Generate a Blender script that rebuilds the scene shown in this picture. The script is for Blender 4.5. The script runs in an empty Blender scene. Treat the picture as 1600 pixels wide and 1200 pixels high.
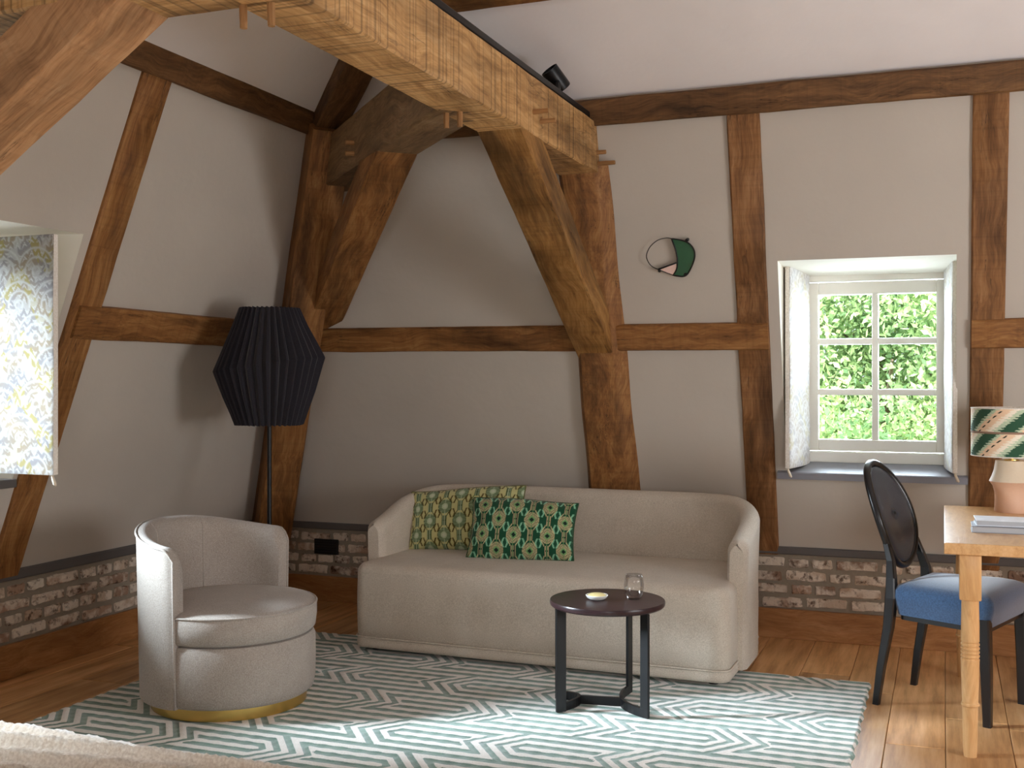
import bpy, bmesh, math, random
import numpy as np
from mathutils import Vector, Matrix, noise as mnoise

random.seed(7)
SC = bpy.context.scene
COL = SC.collection
PI = math.pi

# ------------------------------------------------------------------ camera, sky, sun, window light, added fill, exposure
cam_d = bpy.data.cameras.new('camera')
cam_d.sensor_width = 36.0
cam_d.lens = 1762 / 1600 * 36.0
cam_d.shift_y = -10 / 1600
cam_d.clip_start = 0.05
cam_o = bpy.data.objects.new('camera', cam_d)
COL.objects.link(cam_o)
YAW = math.atan(675 / 1762)
cam_o.location = (0, 0, 1.33)
cam_o.rotation_euler = (PI / 2, 0, YAW)
SC.camera = cam_o

SC.view_settings.view_transform = 'Standard'
SC.view_settings.look = 'None'
SC.view_settings.gamma = 1
SC.view_settings.use_curve_mapping = False
SC.view_settings.exposure = 0.0
SC.cycles.max_bounces = 10
SC.cycles.diffuse_bounces = 6
SC.cycles.transparent_max_bounces = 12
SC.cycles.use_denoising = True

world = bpy.data.worlds.new('sky')
SC.world = world
world.use_nodes = True
bg = world.node_tree.nodes['Background']
bg.inputs[0].default_value = (0.78, 0.90, 1.0, 1)
bg.inputs[1].default_value = 2.4

def lamp(name, kind, loc, target, energy, color, **kw):
    d = bpy.data.lights.new(name, kind)
    d.energy = energy
    d.color = color
    for k, v in kw.items():
        setattr(d, k, v)
    o = bpy.data.objects.new(name, d)
    COL.objects.link(o)
    o.location = loc
    v = Vector(target) - Vector(loc)
    o.rotation_euler = v.to_track_quat('-Z', 'Y').to_euler()
    return o

lamp('sun', 'SUN', (0, -4, 12), (-2.2, 4.5, 2.5), 15.0, (1.0, 0.97, 0.92), angle=0.02)
DAY = (0.75, 0.87, 1.0)
# daylight through the window openings (the third is a window beside the camera), then an added fill
lamp('daylight_left_windows', 'AREA', (-11.0, -0.4, 5.4), (-2.0, 3.9, 0.5), 12000, DAY, shape='RECTANGLE', size=1.5, size_y=5.0)
lamp('daylight_back_window', 'AREA', (-0.33, 6.5, 1.6), (-0.36, 5.5, 1.15), 105, DAY, shape='RECTANGLE', size=0.9, size_y=1.0)
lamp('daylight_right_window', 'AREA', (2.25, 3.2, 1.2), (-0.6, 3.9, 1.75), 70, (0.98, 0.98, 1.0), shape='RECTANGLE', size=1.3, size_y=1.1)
lamp('camera_side_fill', 'AREA', (0.6, -2.3, 1.5), (-0.8, 3.0, 2.1), 74, (0.97, 0.98, 1.0), shape='RECTANGLE', size=2.2, size_y=1.3)  # added fill from behind the camera; the front wall has no window

# ------------------------------------------------------------------ helpers
def lin(r, g, b):
    f = lambda c: (c / 255 / 12.92) if c / 255 <= 0.04045 else ((c / 255 + 0.055) / 1.055) ** 2.4
    return (f(r), f(g), f(b), 1.0)

def link(o):
    COL.objects.link(o)
    return o

def tag(o, label=None, cat=None, group=None, kind=None):
    if label: o['label'] = label
    if cat: o['category'] = cat
    if group: o['group'] = group
    if kind: o['kind'] = kind
    return o

def empty(name, loc=(0, 0, 0), rotz=0.0):
    o = bpy.data.objects.new(name, None)
    o.empty_display_size = 0.1
    o.location = loc
    o.rotation_euler = (0, 0, rotz)
    return link(o)

def obj(name, mesh, mat=None, parent=None, smooth=False):
    if isinstance(mesh, bmesh.types.BMesh):
        me = bpy.data.meshes.new(name)
        bmesh.ops.recalc_face_normals(mesh, faces=mesh.faces[:])
        mesh.to_mesh(me)
        mesh.free()
    elif isinstance(mesh, tuple):
        me = bpy.data.meshes.new(name)
        me.from_pydata(mesh[0], [], mesh[1])
        me.update()
    else:
        me = mesh
    if mat and not me.materials:
        me.materials.append(mat)
    if smooth:
        me.polygons.foreach_set('use_smooth', [True] * len(me.polygons))
    o = bpy.data.objects.new(name, me)
    link(o)
    if parent:
        o.parent = parent
    return o

def autosmooth(o, deg=35):
    me = o.data
    me.polygons.foreach_set('use_smooth', [True] * len(me.polygons))
    me.set_sharp_from_angle(angle=math.radians(deg))
    return o

def bm_new():
    return bmesh.new()

def add_box(bm, lo, hi, bevel=0.0, seg=2, mat=None):
    x0, y0, z0 = lo; x1, y1, z1 = hi
    co = [(x0, y0, z0), (x1, y0, z0), (x1, y1, z0), (x0, y1, z0), (x0, y0, z1), (x1, y0, z1), (x1, y1, z1), (x0, y1, z1)]
    if mat is not None:
        co = [mat @ Vector(c) for c in co]
    v = [bm.verts.new(c) for c in co]
    fs = [bm.faces.new([v[i] for i in q]) for q in ((0, 3, 2, 1), (4, 5, 6, 7), (0, 1, 5, 4), (1, 2, 6, 5), (2, 3, 7, 6), (3, 0, 4, 7))]
    if bevel > 0:
        ed = list({e for f in fs for e in f.edges})
        bmesh.ops.bevel(bm, geom=ed, offset=bevel, segments=seg, affect='EDGES', profile=0.5)
    return bm

def add_lathe(bm, prof, n=32, center=(0, 0, 0), close_top=False, close_bot=False):
    cx, cy, cz = center
    rings = []
    for r, z in prof:
        rings.append([bm.verts.new((cx + r * math.cos(2 * PI * i / n), cy + r * math.sin(2 * PI * i / n), cz + z)) for i in range(n)])
    for a, b in zip(rings, rings[1:]):
        for i in range(n):
            bm.faces.new((a[i], a[(i + 1) % n], b[(i + 1) % n], b[i]))
    if close_bot: bm.faces.new(rings[0][::-1])
    if close_top: bm.faces.new(rings[-1])
    return bm

def add_tube(bm, pts, r, n=8, closed=False):
    pts = [Vector(p) for p in pts]
    m = len(pts)
    rs = r if isinstance(r, (list, tuple)) else [r] * m
    rings = []
    prev = None
    for i, p in enumerate(pts):
        a = pts[(i - 1) % m] if (closed or i > 0) else pts[i]
        b = pts[(i + 1) % m] if (closed or i < m - 1) else pts[i]
        t = (b - a).normalized()
        if prev is None:
            up = Vector((0, 0, 1)) if abs(t.z) < 0.9 else Vector((1, 0, 0))
            s = t.cross(up).normalized()
        else:
            s = (prev - t * prev.dot(t)).normalized()
        prev = s
        u = s.cross(t)
        rings.append([bm.verts.new(p + (s * math.cos(2 * PI * k / n) + u * math.sin(2 * PI * k / n)) * rs[i]) for k in range(n)])
    rng = range(m) if closed else range(m - 1)
    for i in rng:
        a, b = rings[i], rings[(i + 1) % m]
        for k in range(n):
            bm.faces.new((a[k], a[(k + 1) % n], b[(k + 1) % n], b[k]))
    if not closed:
        bm.faces.new(rings[0][::-1]); bm.faces.new(rings[-1])
    return bm

def sweep(bm, secs, closed_ends=True):
    """secs: list of rings (lists of points, same count)."""
    rings = [[bm.verts.new(p) for p in s] for s in secs]
    n = len(rings[0])
    for a, b in zip(rings, rings[1:]):
        for i in range(n):
            bm.faces.new((a[i], a[(i + 1) % n], b[(i + 1) % n], b[i]))
    if closed_ends:
        bm.faces.new(rings[0][::-1]); bm.faces.new(rings[-1])
    return bm

def grid_mesh(name, P, mat, parent=None, smooth=True):
    """P: array (ny, nx, 3)"""
    ny, nx, _ = P.shape
    idx = np.arange(ny * nx).reshape(ny, nx)
    q = np.stack([idx[:-1, :-1], idx[:-1, 1:], idx[1:, 1:], idx[1:, :-1]], -1).reshape(-1, 4)
    me = bpy.data.meshes.new(name)
    me.from_pydata(P.reshape(-1, 3).tolist(), [], q.tolist())
    me.update()
    return obj(name, me, mat, parent, smooth)

def set_col(me, rgb):
    a = me.color_attributes.new('Col', 'FLOAT_COLOR', 'POINT')
    rgba = np.ones((len(me.vertices), 4), np.float32)
    rgba[:, :3] = rgb
    a.data.foreach_set('color', rgba.ravel())

# ------------------------------------------------------------------ materials
class NT:
    def __init__(self, name):
        self.m = bpy.data.materials.new(name)
        self.m.use_nodes = True
        self.t = self.m.node_tree
        self.b = self.t.nodes['Principled BSDF']
        self.out = self.t.nodes['Material Output']
    def n(self, typ, **kw):
        nd = self.t.nodes.new(typ)
        for k, v in kw.items():
            if k == 'ins':
                for kk, vv in v.items():
                    if hasattr(vv, 'node'):
                        self.t.links.new(vv, nd.inputs[kk])
                    else:
                        nd.inputs[kk].default_value = vv
            else:
                setattr(nd, k, v)
        return nd
    def l(self, a, b):
        self.t.links.new(a, b)
    def ramp(self, fac, stops):
        r = self.n('ShaderNodeValToRGB')
        el = r.color_ramp.elements
        while len(el) < len(stops): el.new(0.5)
        for e, (p, c) in zip(el, stops):
            e.position = p
            e.color = c
        self.l(fac, r.inputs[0])
        return r.outputs[0]
    def math(self, op, a, b=0.0, c=0.0):
        nd = self.n('ShaderNodeMath', operation=op)
        for i, v in enumerate((a, b, c)):
            if hasattr(v, 'node'): self.l(v, nd.inputs[i])
            else: nd.inputs[i].default_value = v
        return nd.outputs[0]
    def mix(self, fac, a, b, blend='MIX'):
        nd = self.n('ShaderNodeMix', data_type='RGBA', blend_type=blend)
        for i, v in ((0, fac), (6, a), (7, b)):
            if hasattr(v, 'node'): self.l(v, nd.inputs[i])
            else: nd.inputs[i].default_value = v
        return nd.outputs[2]
    def noise(self, vec, scale, detail=4, rough=0.55, dim='3D'):
        nd = self.n('ShaderNodeTexNoise')
        nd.inputs['Scale'].default_value = scale
        nd.inputs['Detail'].default_value = detail
        nd.inputs['Roughness'].default_value = rough
        if vec is not None: self.l(vec, nd.inputs['Vector'])
        return nd.outputs['Fac']
    def bump(self, h, strength=0.3, dist=0.01):
        nd = self.n('ShaderNodeBump')
        nd.inputs['Strength'].default_value = strength
        nd.inputs['Distance'].default_value = dist
        self.l(h, nd.inputs['Height'])
        self.l(nd.outputs[0], self.b.inputs['Normal'])
    def objco(self, scale=(1, 1, 1), rand=True):
        tc = self.n('ShaderNodeTexCoord')
        v = tc.outputs['Object']
        if rand:
            oi = self.n('ShaderNodeObjectInfo')
            r = self.math('MULTIPLY', oi.outputs['Random'], 37.0)
            cv = self.n('ShaderNodeCombineXYZ', ins={0: r, 1: r, 2: r})
            ad = self.n('ShaderNodeVectorMath', operation='ADD')
            self.l(v, ad.inputs[0]); self.l(cv.outputs[0], ad.inputs[1])
            v = ad.outputs[0]
        mp = self.n('ShaderNodeMapping')
        mp.inputs['Scale'].default_value = scale
        self.l(v, mp.inputs[0])
        return mp.outputs[0]

def simple(name, col, rough=0.5, metal=0.0, spec=0.5, **kw):
    n = NT(name)
    n.b.inputs['Base Color'].default_value = col
    n.b.inputs['Roughness'].default_value = rough
    n.b.inputs['Metallic'].default_value = metal
    n.b.inputs['Specular IOR Level'].default_value = spec
    v = n.objco((1, 1, 1), False)
    h = n.noise(v, kw.get('ns', 60), 3)
    n.bump(h, kw.get('bs', 0.05), 0.004)
    f = n.math('MULTIPLY', n.math('SUBTRACT', h, 0.5), kw.get('cv', 0.15))
    c = n.mix(n.math('ADD', 0.5, f), tuple(x * 0.8 for x in col[:3]) + (1,), tuple(min(1, x * 1.2) for x in col[:3]) + (1,))
    n.l(c, n.b.inputs['Base Color'])
    return n.m

def wood(name, dark, mid, light, saw=0.3, rough=0.6, grain=(1.1, 16, 16), stain=0.5, crack=0.6, bumps=0.5):
    n = NT(name)
    v = n.objco(grain)
    v1 = n.objco((1, 1, 1))
    wn = n.n('ShaderNodeTexNoise', ins={'Scale': 2.6, 'Detail': 2.0})
    n.l(v1, wn.inputs['Vector'])
    wv = n.n('ShaderNodeVectorMath', operation='MULTIPLY_ADD')
    n.l(wn.outputs['Color'], wv.inputs[0]); wv.inputs[1].default_value = (0.0, 2.6, 2.6); n.l(v, wv.inputs[2])
    v = wv.outputs[0]
    g = n.noise(v, 1.6, 6, 0.62)
    fine = n.noise(v, 7.0, 3, 0.6)
    big = n.noise(n.objco((0.75, 3.4, 3.4)), 1.5, 4, 0.6)
    f = n.math('ADD', n.math('MULTIPLY', g, 0.65), n.math('MULTIPLY', fine, 0.35))
    c = n.ramp(f, [(0.28, dark), (0.5, mid), (0.72, light)])
    st = n.ramp(big, [(0.33, (1 - stain, (1 - stain) * 0.95, (1 - stain) * 0.9, 1)), (0.52, (1, 1, 1, 1)), (0.8, (1.0, 1.0, 1.0, 1))])
    c = n.mix(1.0, c, st, 'MULTIPLY')
    # band-saw marks across the grain
    sv = n.objco((62, 0.7, 0.7))
    sw = n.noise(sv, 1.0, 2, 0.5)
    swc = n.ramp(sw, [(0.36, (1 - saw, 1 - saw, 1 - saw, 1)), (0.5, (1, 1, 1, 1))])
    c = n.mix(1.0, c, swc, 'MULTIPLY')
    # drying cracks along the grain
    cv = n.objco((0.7, 9, 9))
    cn = n.noise(cv, 1.3, 5, 0.7)
    ck = n.math('ABSOLUTE', n.math('SUBTRACT', cn, 0.42))
    ckm = n.ramp(n.noise(n.objco((1.6, 3, 3)), 1.7, 2, 0.5), [(0.48, (0, 0, 0, 1)), (0.56, (1, 1, 1, 1))])
    ckc = n.ramp(ck, [(0.0, (1 - crack, 1 - crack, 1 - crack, 1)), (0.010, (1, 1, 1, 1))])
    c = n.mix(ckm, c, n.mix(1.0, c, ckc, 'MULTIPLY'))
    n.l(c, n.b.inputs['Base Color'])
    n.b.inputs['Roughness'].default_value = rough
    n.b.inputs['Specular IOR Level'].default_value = 0.3
    h = n.math('ADD', n.math('MULTIPLY', f, 0.6), n.math('MULTIPLY', sw, 0.5 * saw))
    h = n.math('ADD', h, n.math('MULTIPLY', n.math('MINIMUM', ck, 0.02), 20))
    n.bump(h, bumps, 0.006)
    return n.m

def fabric(name, c1, c2, scale=260, rough=0.95, sheen=0.2, bump=0.35):
    n = NT(name)
    v = n.objco((1, 1, 1), False)
    a = n.noise(v, scale, 2, 0.6)
    b = n.noise(v, 9, 3, 0.5)
    f = n.math('ADD', n.math('MULTIPLY', a, 0.8), n.math('MULTIPLY', b, 0.2))
    n.l(n.ramp(f, [(0.3, c1), (0.7, c2)]), n.b.inputs['Base Color'])
    n.b.inputs['Roughness'].default_value = rough
    n.b.inputs['Specular IOR Level'].default_value = 0.15
    n.b.inputs['Sheen Weight'].default_value = sheen
    n.bump(a, bump, 0.002)
    return n.m

def painted(name, rough=0.9, ns=220, bs=0.2, sheen=0.1, spec=0.2):
    """colour from the woven/printed pattern stored in the mesh"""
    n = NT(name)
    at = n.n('ShaderNodeAttribute', attribute_name='Col')
    v = n.objco((1, 1, 1), False)
    a = n.noise(v, ns, 2, 0.6)
    c = n.mix(n.math('MULTIPLY', a, 0.35), at.outputs['Color'], (0.5, 0.5, 0.5, 1), 'SOFT_LIGHT')
    n.l(c, n.b.inputs['Base Color'])
    n.b.inputs['Roughness'].default_value = rough
    n.b.inputs['Specular IOR Level'].default_value = spec
    n.b.inputs['Sheen Weight'].default_value = sheen
    n.bump(a, bs, 0.002)
    return n.m

def plaster_mat(name, col):
    n = NT(name)
    v = n.objco((1, 1, 1), False)
    a = n.noise(v, 2.2, 4, 0.5)
    b = n.noise(v, 40, 4, 0.6)
    c0 = tuple(x * 0.94 for x in col[:3]) + (1,)
    n.l(n.ramp(a, [(0.3, c0), (0.7, col)]), n.b.inputs['Base Color'])
    n.b.inputs['Roughness'].default_value = 0.92
    n.b.inputs['Specular IOR Level'].default_value = 0.15
    n.bump(n.math('ADD', n.math('MULTIPLY', a, 2.5), n.math('MULTIPLY', b, 0.12)), 0.35, 0.02)
    return n.m

M = {}
M['plaster'] = plaster_mat('plaster', lin(197, 189, 178))
M['ceiling'] = plaster_mat('ceiling_plaster', lin(242, 238, 238))
M['reveal'] = plaster_mat('reveal_plaster', lin(236, 232, 220))
M['oak_light'] = wood('oak_light', lin(134, 94, 54), lin(194, 150, 96), lin(224, 184, 132), saw=0.5, stain=0.5)
M['oak_mid'] = wood('oak_mid', lin(88, 54, 26), lin(144, 98, 54), lin(180, 134, 82), saw=0.1, stain=0.68, crack=0.7)
M['oak_red'] = wood('oak_red', lin(84, 54, 30), lin(138, 96, 58), lin(172, 128, 86), saw=0.1, stain=0.62, crack=0.7)
M['oak_dark'] = wood('oak_dark', lin(60, 42, 25), lin(108, 76, 46), lin(142, 104, 66), saw=0.08, stain=0.6)
M['oak_yellow'] = wood('oak_yellow', lin(96, 62, 30), lin(158, 114, 62), lin(190, 148, 92), saw=0.1, stain=0.66, crack=0.75)
M['oak_grey'] = wood('oak_grey', lin(84, 62, 42), lin(132, 104, 72), lin(160, 134, 100), saw=0.1, stain=0.5)
M['oak_brace'] = wood('oak_brace', lin(118, 78, 46), lin(186, 140, 98), lin(210, 170, 128), saw=0.08, stain=0.6)
M['skirting'] = wood('skirting_oak', lin(126, 82, 46), lin(166, 116, 70), lin(190, 142, 94), saw=0.0, stain=0.25, crack=0.2, bumps=0.15, rough=0.45)
M['peg'] = wood('peg_oak', lin(120, 86, 52), lin(164, 122, 78), lin(190, 146, 100), saw=0.0, stain=0.1, crack=0.0)
M['desk_oak'] = wood('desk_oak', lin(186, 138, 88), lin(212, 168, 116), lin(228, 190, 142), saw=0.0, stain=0.06, crack=0.06, bumps=0.1, rough=0.3)

def floor_mat():
    n = NT('floor_oak')
    v = n.objco((1.0, 12, 12))
    v1 = n.objco((1, 1, 1))
    g = n.noise(v, 1.8, 6, 0.62)
    big = n.noise(v1, 2.5, 3, 0.5)
    oi = n.n('ShaderNodeObjectInfo')
    c = n.ramp(g, [(0.28, lin(158, 114, 70)), (0.5, lin(208, 160, 108)), (0.72, lin(230, 188, 140))])
    tint = n.ramp(oi.outputs['Random'], [(0.0, (0.80, 0.78, 0.76, 1)), (0.5, (1, 1, 1, 1)), (1.0, (1.12, 1.06, 1.0, 1))])
    c = n.mix(1.0, c, tint, 'MULTIPLY')
    c = n.mix(1.0, c, n.ramp(big, [(0.3, (0.8, 0.76, 0.72, 1)), (0.6, (1, 1, 1, 1))]), 'MULTIPLY')
    kv = n.n('ShaderNodeTexVoronoi', ins={'Scale': 2.3})
    n.l(v1, kv.inputs['Vector'])
    c = n.mix(1.0, c, n.ramp(kv.outputs['Distance'], [(0.0, (0.25, 0.18, 0.12, 1)), (0.06, (1, 1, 1, 1))]), 'MULTIPLY')
    n.l(c, n.b.inputs['Base Color'])
    n.b.inputs['Roughness'].default_value = 0.42
    n.b.inputs['Specular IOR Level'].default_value = 0.45
    n.bump(g, 0.2, 0.003)
    return n.m
M['floor'] = floor_mat()

def brick_mat():
    n = NT('old_brick')
    oi = n.n('ShaderNodeObjectInfo')
    v = n.objco((1, 1, 1))
    base = n.ramp(oi.outputs['Random'], [(0.0, lin(124, 100, 84)), (0.25, lin(172, 142, 120)), (0.5, lin(192, 168, 146)), (0.75, lin(206, 188, 168)), (1.0, lin(222, 212, 196))])
    a = n.noise(v, 26, 5, 0.65)
    b = n.noise(v, 9, 4, 0.6)
    white = n.ramp(b, [(0.44, (0, 0, 0, 1)), (0.56, (1, 1, 1, 1))])
    c = n.mix(n.math('MULTIPLY', white, 0.8), base, lin(228, 216, 200))
    c = n.mix(1.0, c, n.ramp(a, [(0.34, (0.25, 0.21, 0.19, 1)), (0.47, (1, 1, 1, 1))]), 'MULTIPLY')
    n.l(c, n.b.inputs['Base Color'])
    n.b.inputs['Roughness'].default_value = 0.9
    n.b.inputs['Specular IOR Level'].default_value = 0.2
    n.bump(a, 0.9, 0.012)
    return n.m
M['brick'] = brick_mat()
M['mortar'] = simple('mortar', lin(150, 139, 124), 0.95, ns=45, bs=0.6, cv=0.8, spec=0.1)
M['ledge'] = simple('grey_ledge_paint', lin(92, 88, 86), 0.6, ns=30, bs=0.1, cv=0.3)
M['sill'] = simple('grey_sill_paint', lin(126, 126, 134), 0.45, ns=30, bs=0.05)
M['window'] = simple('window_cream_paint', lin(250, 245, 230), 0.4, ns=30, bs=0.03, cv=0.05)
M['sofa'] = fabric('sofa_wool', lin(184, 172, 156), lin(220, 210, 196), 240)
M['chair'] = fabric('chair_wool', lin(148, 139, 130), lin(186, 177, 168), 240)
M['brass'] = simple('brass', lin(228, 192, 112), 0.28, 1.0, ns=200, bs=0.03, cv=0.1)
M['black_metal'] = simple('black_metal', lin(13, 13, 15), 0.4, 0.2, ns=120, bs=0.03)
M['black_wood'] = simple('black_lacquer', lin(22, 20, 21), 0.28, ns=90, bs=0.03)
M['wenge'] = wood('wenge', lin(34, 22, 24), lin(52, 36, 38), lin(66, 48, 50), saw=0.0, stain=0.1, crack=0.1, bumps=0.05, rough=0.28)
M['leather'] = simple('black_leather', lin(54, 57, 65), 0.28, ns=140, bs=0.15)
M['velvet'] = fabric('blue_velvet', lin(36, 58, 86), lin(58, 86, 118), 160, 0.8, 0.6, 0.15)
M['lamp_fabric'] = fabric('charcoal_pleats', lin(34, 32, 38), lin(50, 48, 55), 300, 0.9, 0.15)
M['blanket'] = fabric('cream_blanket', lin(196, 178, 158), lin(234, 222, 206), 160, 0.95, 0.3, 0.4)
M['mattress'] = fabric('mattress_cotton', lin(220, 214, 206), lin(238, 232, 226), 200)
M['ceramic_top'] = simple('ceramic_sand', lin(222, 204, 178), 0.55, ns=120, bs=0.1, cv=0.2)
M['ceramic_low'] = simple('ceramic_pink', lin(220, 180, 152), 0.55, ns=120, bs=0.1, cv=0.2)
M['white_ceramic'] = simple('white_ceramic', lin(238, 236, 230), 0.25, ns=50, bs=0.02)
M['soap'] = simple('pale_yellow_wax', lin(232, 214, 150), 0.5, ns=50, bs=0.05)
M['paper'] = simple('paper', lin(170, 170, 172), 0.7, ns=90, bs=0.1)
M['cover_white'] = simple('cover_pale', lin(222, 226, 232), 0.35, ns=18, bs=0.02, cv=1.2)
M['cover_grey'] = simple('cover_grey', lin(124, 126, 134), 0.5, ns=40, bs=0.02)
M['linen'] = fabric('pale_linen', lin(222, 214, 202), lin(248, 244, 238), 120, 0.9, 0.2, 0.3)
M['cord'] = simple('cream_cord', lin(226, 214, 194), 0.8)
M['pattern'] = painted('printed_fabric')
M['velvet_pattern'] = painted('woven_velvet', 0.8, 260, 0.3, 0.25)
M['green_glass'] = simple('green_enamel', lin(40, 92, 66), 0.25, ns=14, bs=0.03, cv=0.9)
M['pink_mirror'] = simple('pale_pink_glass', lin(232, 208, 206), 0.12, 0.25, ns=10, bs=0.0, cv=0.2)
M['bark'] = simple('bark', lin(96, 80, 62), 0.9, ns=30, bs=0.6, cv=0.8)
M['lawn'] = simple('lawn', lin(96, 130, 60), 0.95, ns=4, bs=0.3, cv=0.9)

def glass_pane_mat():
    n = NT('window_glass')
    tr = n.n('ShaderNodeBsdfTransparent')
    tr.inputs[0].default_value = (0.97, 0.98, 0.97, 1)
    gl = n.n('ShaderNodeBsdfGlossy')
    gl.inputs['Roughness'].default_value = 0.02
    fr = n.n('ShaderNodeFresnel')
    fr.inputs[0].default_value = 1.45
    mx = n.n('ShaderNodeMixShader')
    n.l(fr.outputs[0], mx.inputs[0]); n.l(tr.outputs[0], mx.inputs[1]); n.l(gl.outputs[0], mx.inputs[2])
    n.l(mx.outputs[0], n.out.inputs[0])
    return n.m
M['pane'] = glass_pane_mat()

def thin_glass():
    n = NT('thin_clear_glass')
    lw = n.n('ShaderNodeLayerWeight', ins={0: 0.35})
    tr = n.n('ShaderNodeBsdfTransparent')
    n.l(n.ramp(lw.outputs['Facing'], [(0.0, (1, 1, 1, 1)), (0.7, (0.98, 0.98, 0.985, 1)), (1.0, (0.93, 0.94, 0.95, 1))]), tr.inputs[0])
    gl = n.n('ShaderNodeBsdfGlossy', ins={'Roughness': 0.03})
    mx = n.n('ShaderNodeMixShader')
    n.l(n.math('MULTIPLY', lw.outputs['Fresnel'], 0.4), mx.inputs[0]); n.l(tr.outputs[0], mx.inputs[1]); n.l(gl.outputs[0], mx.inputs[2])
    n.l(mx.outputs[0], n.out.inputs[0])
    return n.m
M['glass'] = thin_glass()

def leaf_mat():
    n = NT('leaf')
    at = n.n('ShaderNodeAttribute', attribute_name='tone')
    c = n.ramp(at.outputs['Fac'], [(0.0, lin(120, 152, 108)), (0.5, lin(170, 194, 136)), (1.0, lin(214, 224, 172))])
    df = n.n('ShaderNodeBsdfDiffuse'); tl = n.n('ShaderNodeBsdfTranslucent')
    n.l(c, df.inputs[0]); n.l(c, tl.inputs[0])
    mx = n.n('ShaderNodeMixShader'); mx.inputs[0].default_value = 0.45
    n.l(df.outputs[0], mx.inputs[1]); n.l(tl.outputs[0], mx.inputs[2])
    n.l(mx.outputs[0], n.out.inputs[0])
    return n.m
M['leaf'] = leaf_mat()

def rug_mat():
    n = NT('carved_rug')
    at = n.n('ShaderNodeAttribute', attribute_name='stripe')
    v = n.objco((1, 1, 1), False)
    a = n.noise(v, 170, 3, 0.65)
    b = n.noise(v, 7, 4, 0.6)
    d = n.math('ADD', n.math('ADD', at.outputs['Fac'], 0.5), n.math('MULTIPLY', n.math('SUBTRACT', a, 0.5), 0.08))
    stripe = n.ramp(d, [(0.485, (0, 0, 0, 1)), (0.515, (1, 1, 1, 1))])
    green = n.ramp(b, [(0.3, lin(66, 98, 82)), (0.7, lin(104, 136, 120))])
    cream = n.ramp(a, [(0.3, lin(206, 198, 188)), (0.7, lin(234, 228, 220))])
    n.l(n.mix(stripe, cream, green), n.b.inputs['Base Color'])
    n.b.inputs['Roughness'].default_value = 0.95
    n.b.inputs['Specular IOR Level'].default_value = 0.1
    n.b.inputs['Sheen Weight'].default_value = 0.6
    n.bump(a, 0.5, 0.004)
    return n.m
M['rug'] = rug_mat()

# ------------------------------------------------------------------ room constants
TB, TL = 0.318, 0.37          # lean of the back and left mansard walls
Z0 = 0.467
YB, XL = 5.88, -3.87
def back_pt(X, z, off=0.0):
    nrm = Vector((0, -1, -TB)).normalized()
    return Vector((X, YB - TB * (z - Z0), z)) + nrm * off
def left_pt(Y, z, off=0.0):
    nrm = Vector((1, 0, -TL)).normalized()
    return Vector((XL + TL * (z - Z0), Y, z)) + nrm * off
XR, YF = 2.35, -2.4
ZP = 2.68                     # top of the wall plates
CS = 0.45                     # upper roof slope

# ------------------------------------------------------------------ floor
floor = empty('floor'); tag(floor, kind='structure')
def plank_bm(L, W, T=0.02):
    bm = bm_new()
    add_box(bm, (0, -W / 2, -T), (L, W / 2, 0), 0.0025, 1)
    return bm
x = -3.95
rnd = random.Random(3)
while x < XR:
    w = rnd.choice((0.19, 0.205, 0.215, 0.225))
    y = YF
    first = True
    while y < 5.93:
        L = rnd.uniform(1.1, 2.3)
        if 5.93 - (y + L) < 0.35: L = 5.93 - y
        o = obj('floor_board', plank_bm(L - 0.002, w - 0.002), M['floor'], floor)
        o.location = (x + w / 2, y, 0)
        o.rotation_euler = (0, 0, PI / 2)
        y += L
    x += w
bm = bm_new(); add_box(bm, (-4.05, YF - 0.1, -0.12), (XR + 0.1, 6.05, -0.024)); obj('subfloor', bm, M['mortar'], floor)

# ------------------------------------------------------------------ walls
def quad_strip_wall(name, pf, quads, mat, thick=0.10):
    vs, fs = [], []
    for q in quads:
        b = len(vs)
        vs += [tuple(pf(*p)) for p in q]
        fs.append((b, b + 1, b + 2, b + 3))
    o = obj(name, (vs, fs), mat)
    bmx = bm_new(); bmx.from_mesh(o.data)
    bmesh.ops.remove_doubles(bmx, verts=bmx.verts[:], dist=1e-4)
    bmx.to_mesh(o.data); bmx.free()
    return o

OX0, OX1, OZ0, OZ1 = -0.735, 0.053, 0.858, 1.882
hip_x = lambda z: XL + TL * (z - Z0)
zs = [0.44, OZ0, OZ1, 2.74]
quads = []
for a, b in zip(zs, zs[1:]):
    quads.append([(hip_x(a), a), (OX0, a), (OX0, b), (hip_x(b), b)])
    if a != OZ0:
        quads.append([(OX0, a), (OX1, a), (OX1, b), (OX0, b)])
    quads.append([(OX1, a), (XR, a), (XR, b), (OX1, b)])
wall_back = quad_strip_wall('wall_back', back_pt, quads, M['plaster'])
tag(wall_back, kind='structure')

LY0, LY1, LZ0, LZ1 = 2.62, 3.73, 0.895, 1.925
NY0, NY1 = 1.35, 2.32
hip_y = lambda z: YB - TB * (z - Z0)
quads = []
zs = [0.44, LZ0, LZ1, 2.74]
for a, b in zip(zs, zs[1:]):
    ys = [YF, NY0, NY1, LY0, LY1]
    for k in range(4):
        if a == LZ0 and k in (1, 3): continue
        quads.append([(ys[k], a), (ys[k + 1], a), (ys[k + 1], b), (ys[k], b)])
    quads.append([(LY1, a), (hip_y(a), a), (hip_y(b), b), (LY1, b)])
wall_left = quad_strip_wall('wall_left', left_pt, quads, M['plaster'])
tag(wall_left, kind='structure')

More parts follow.
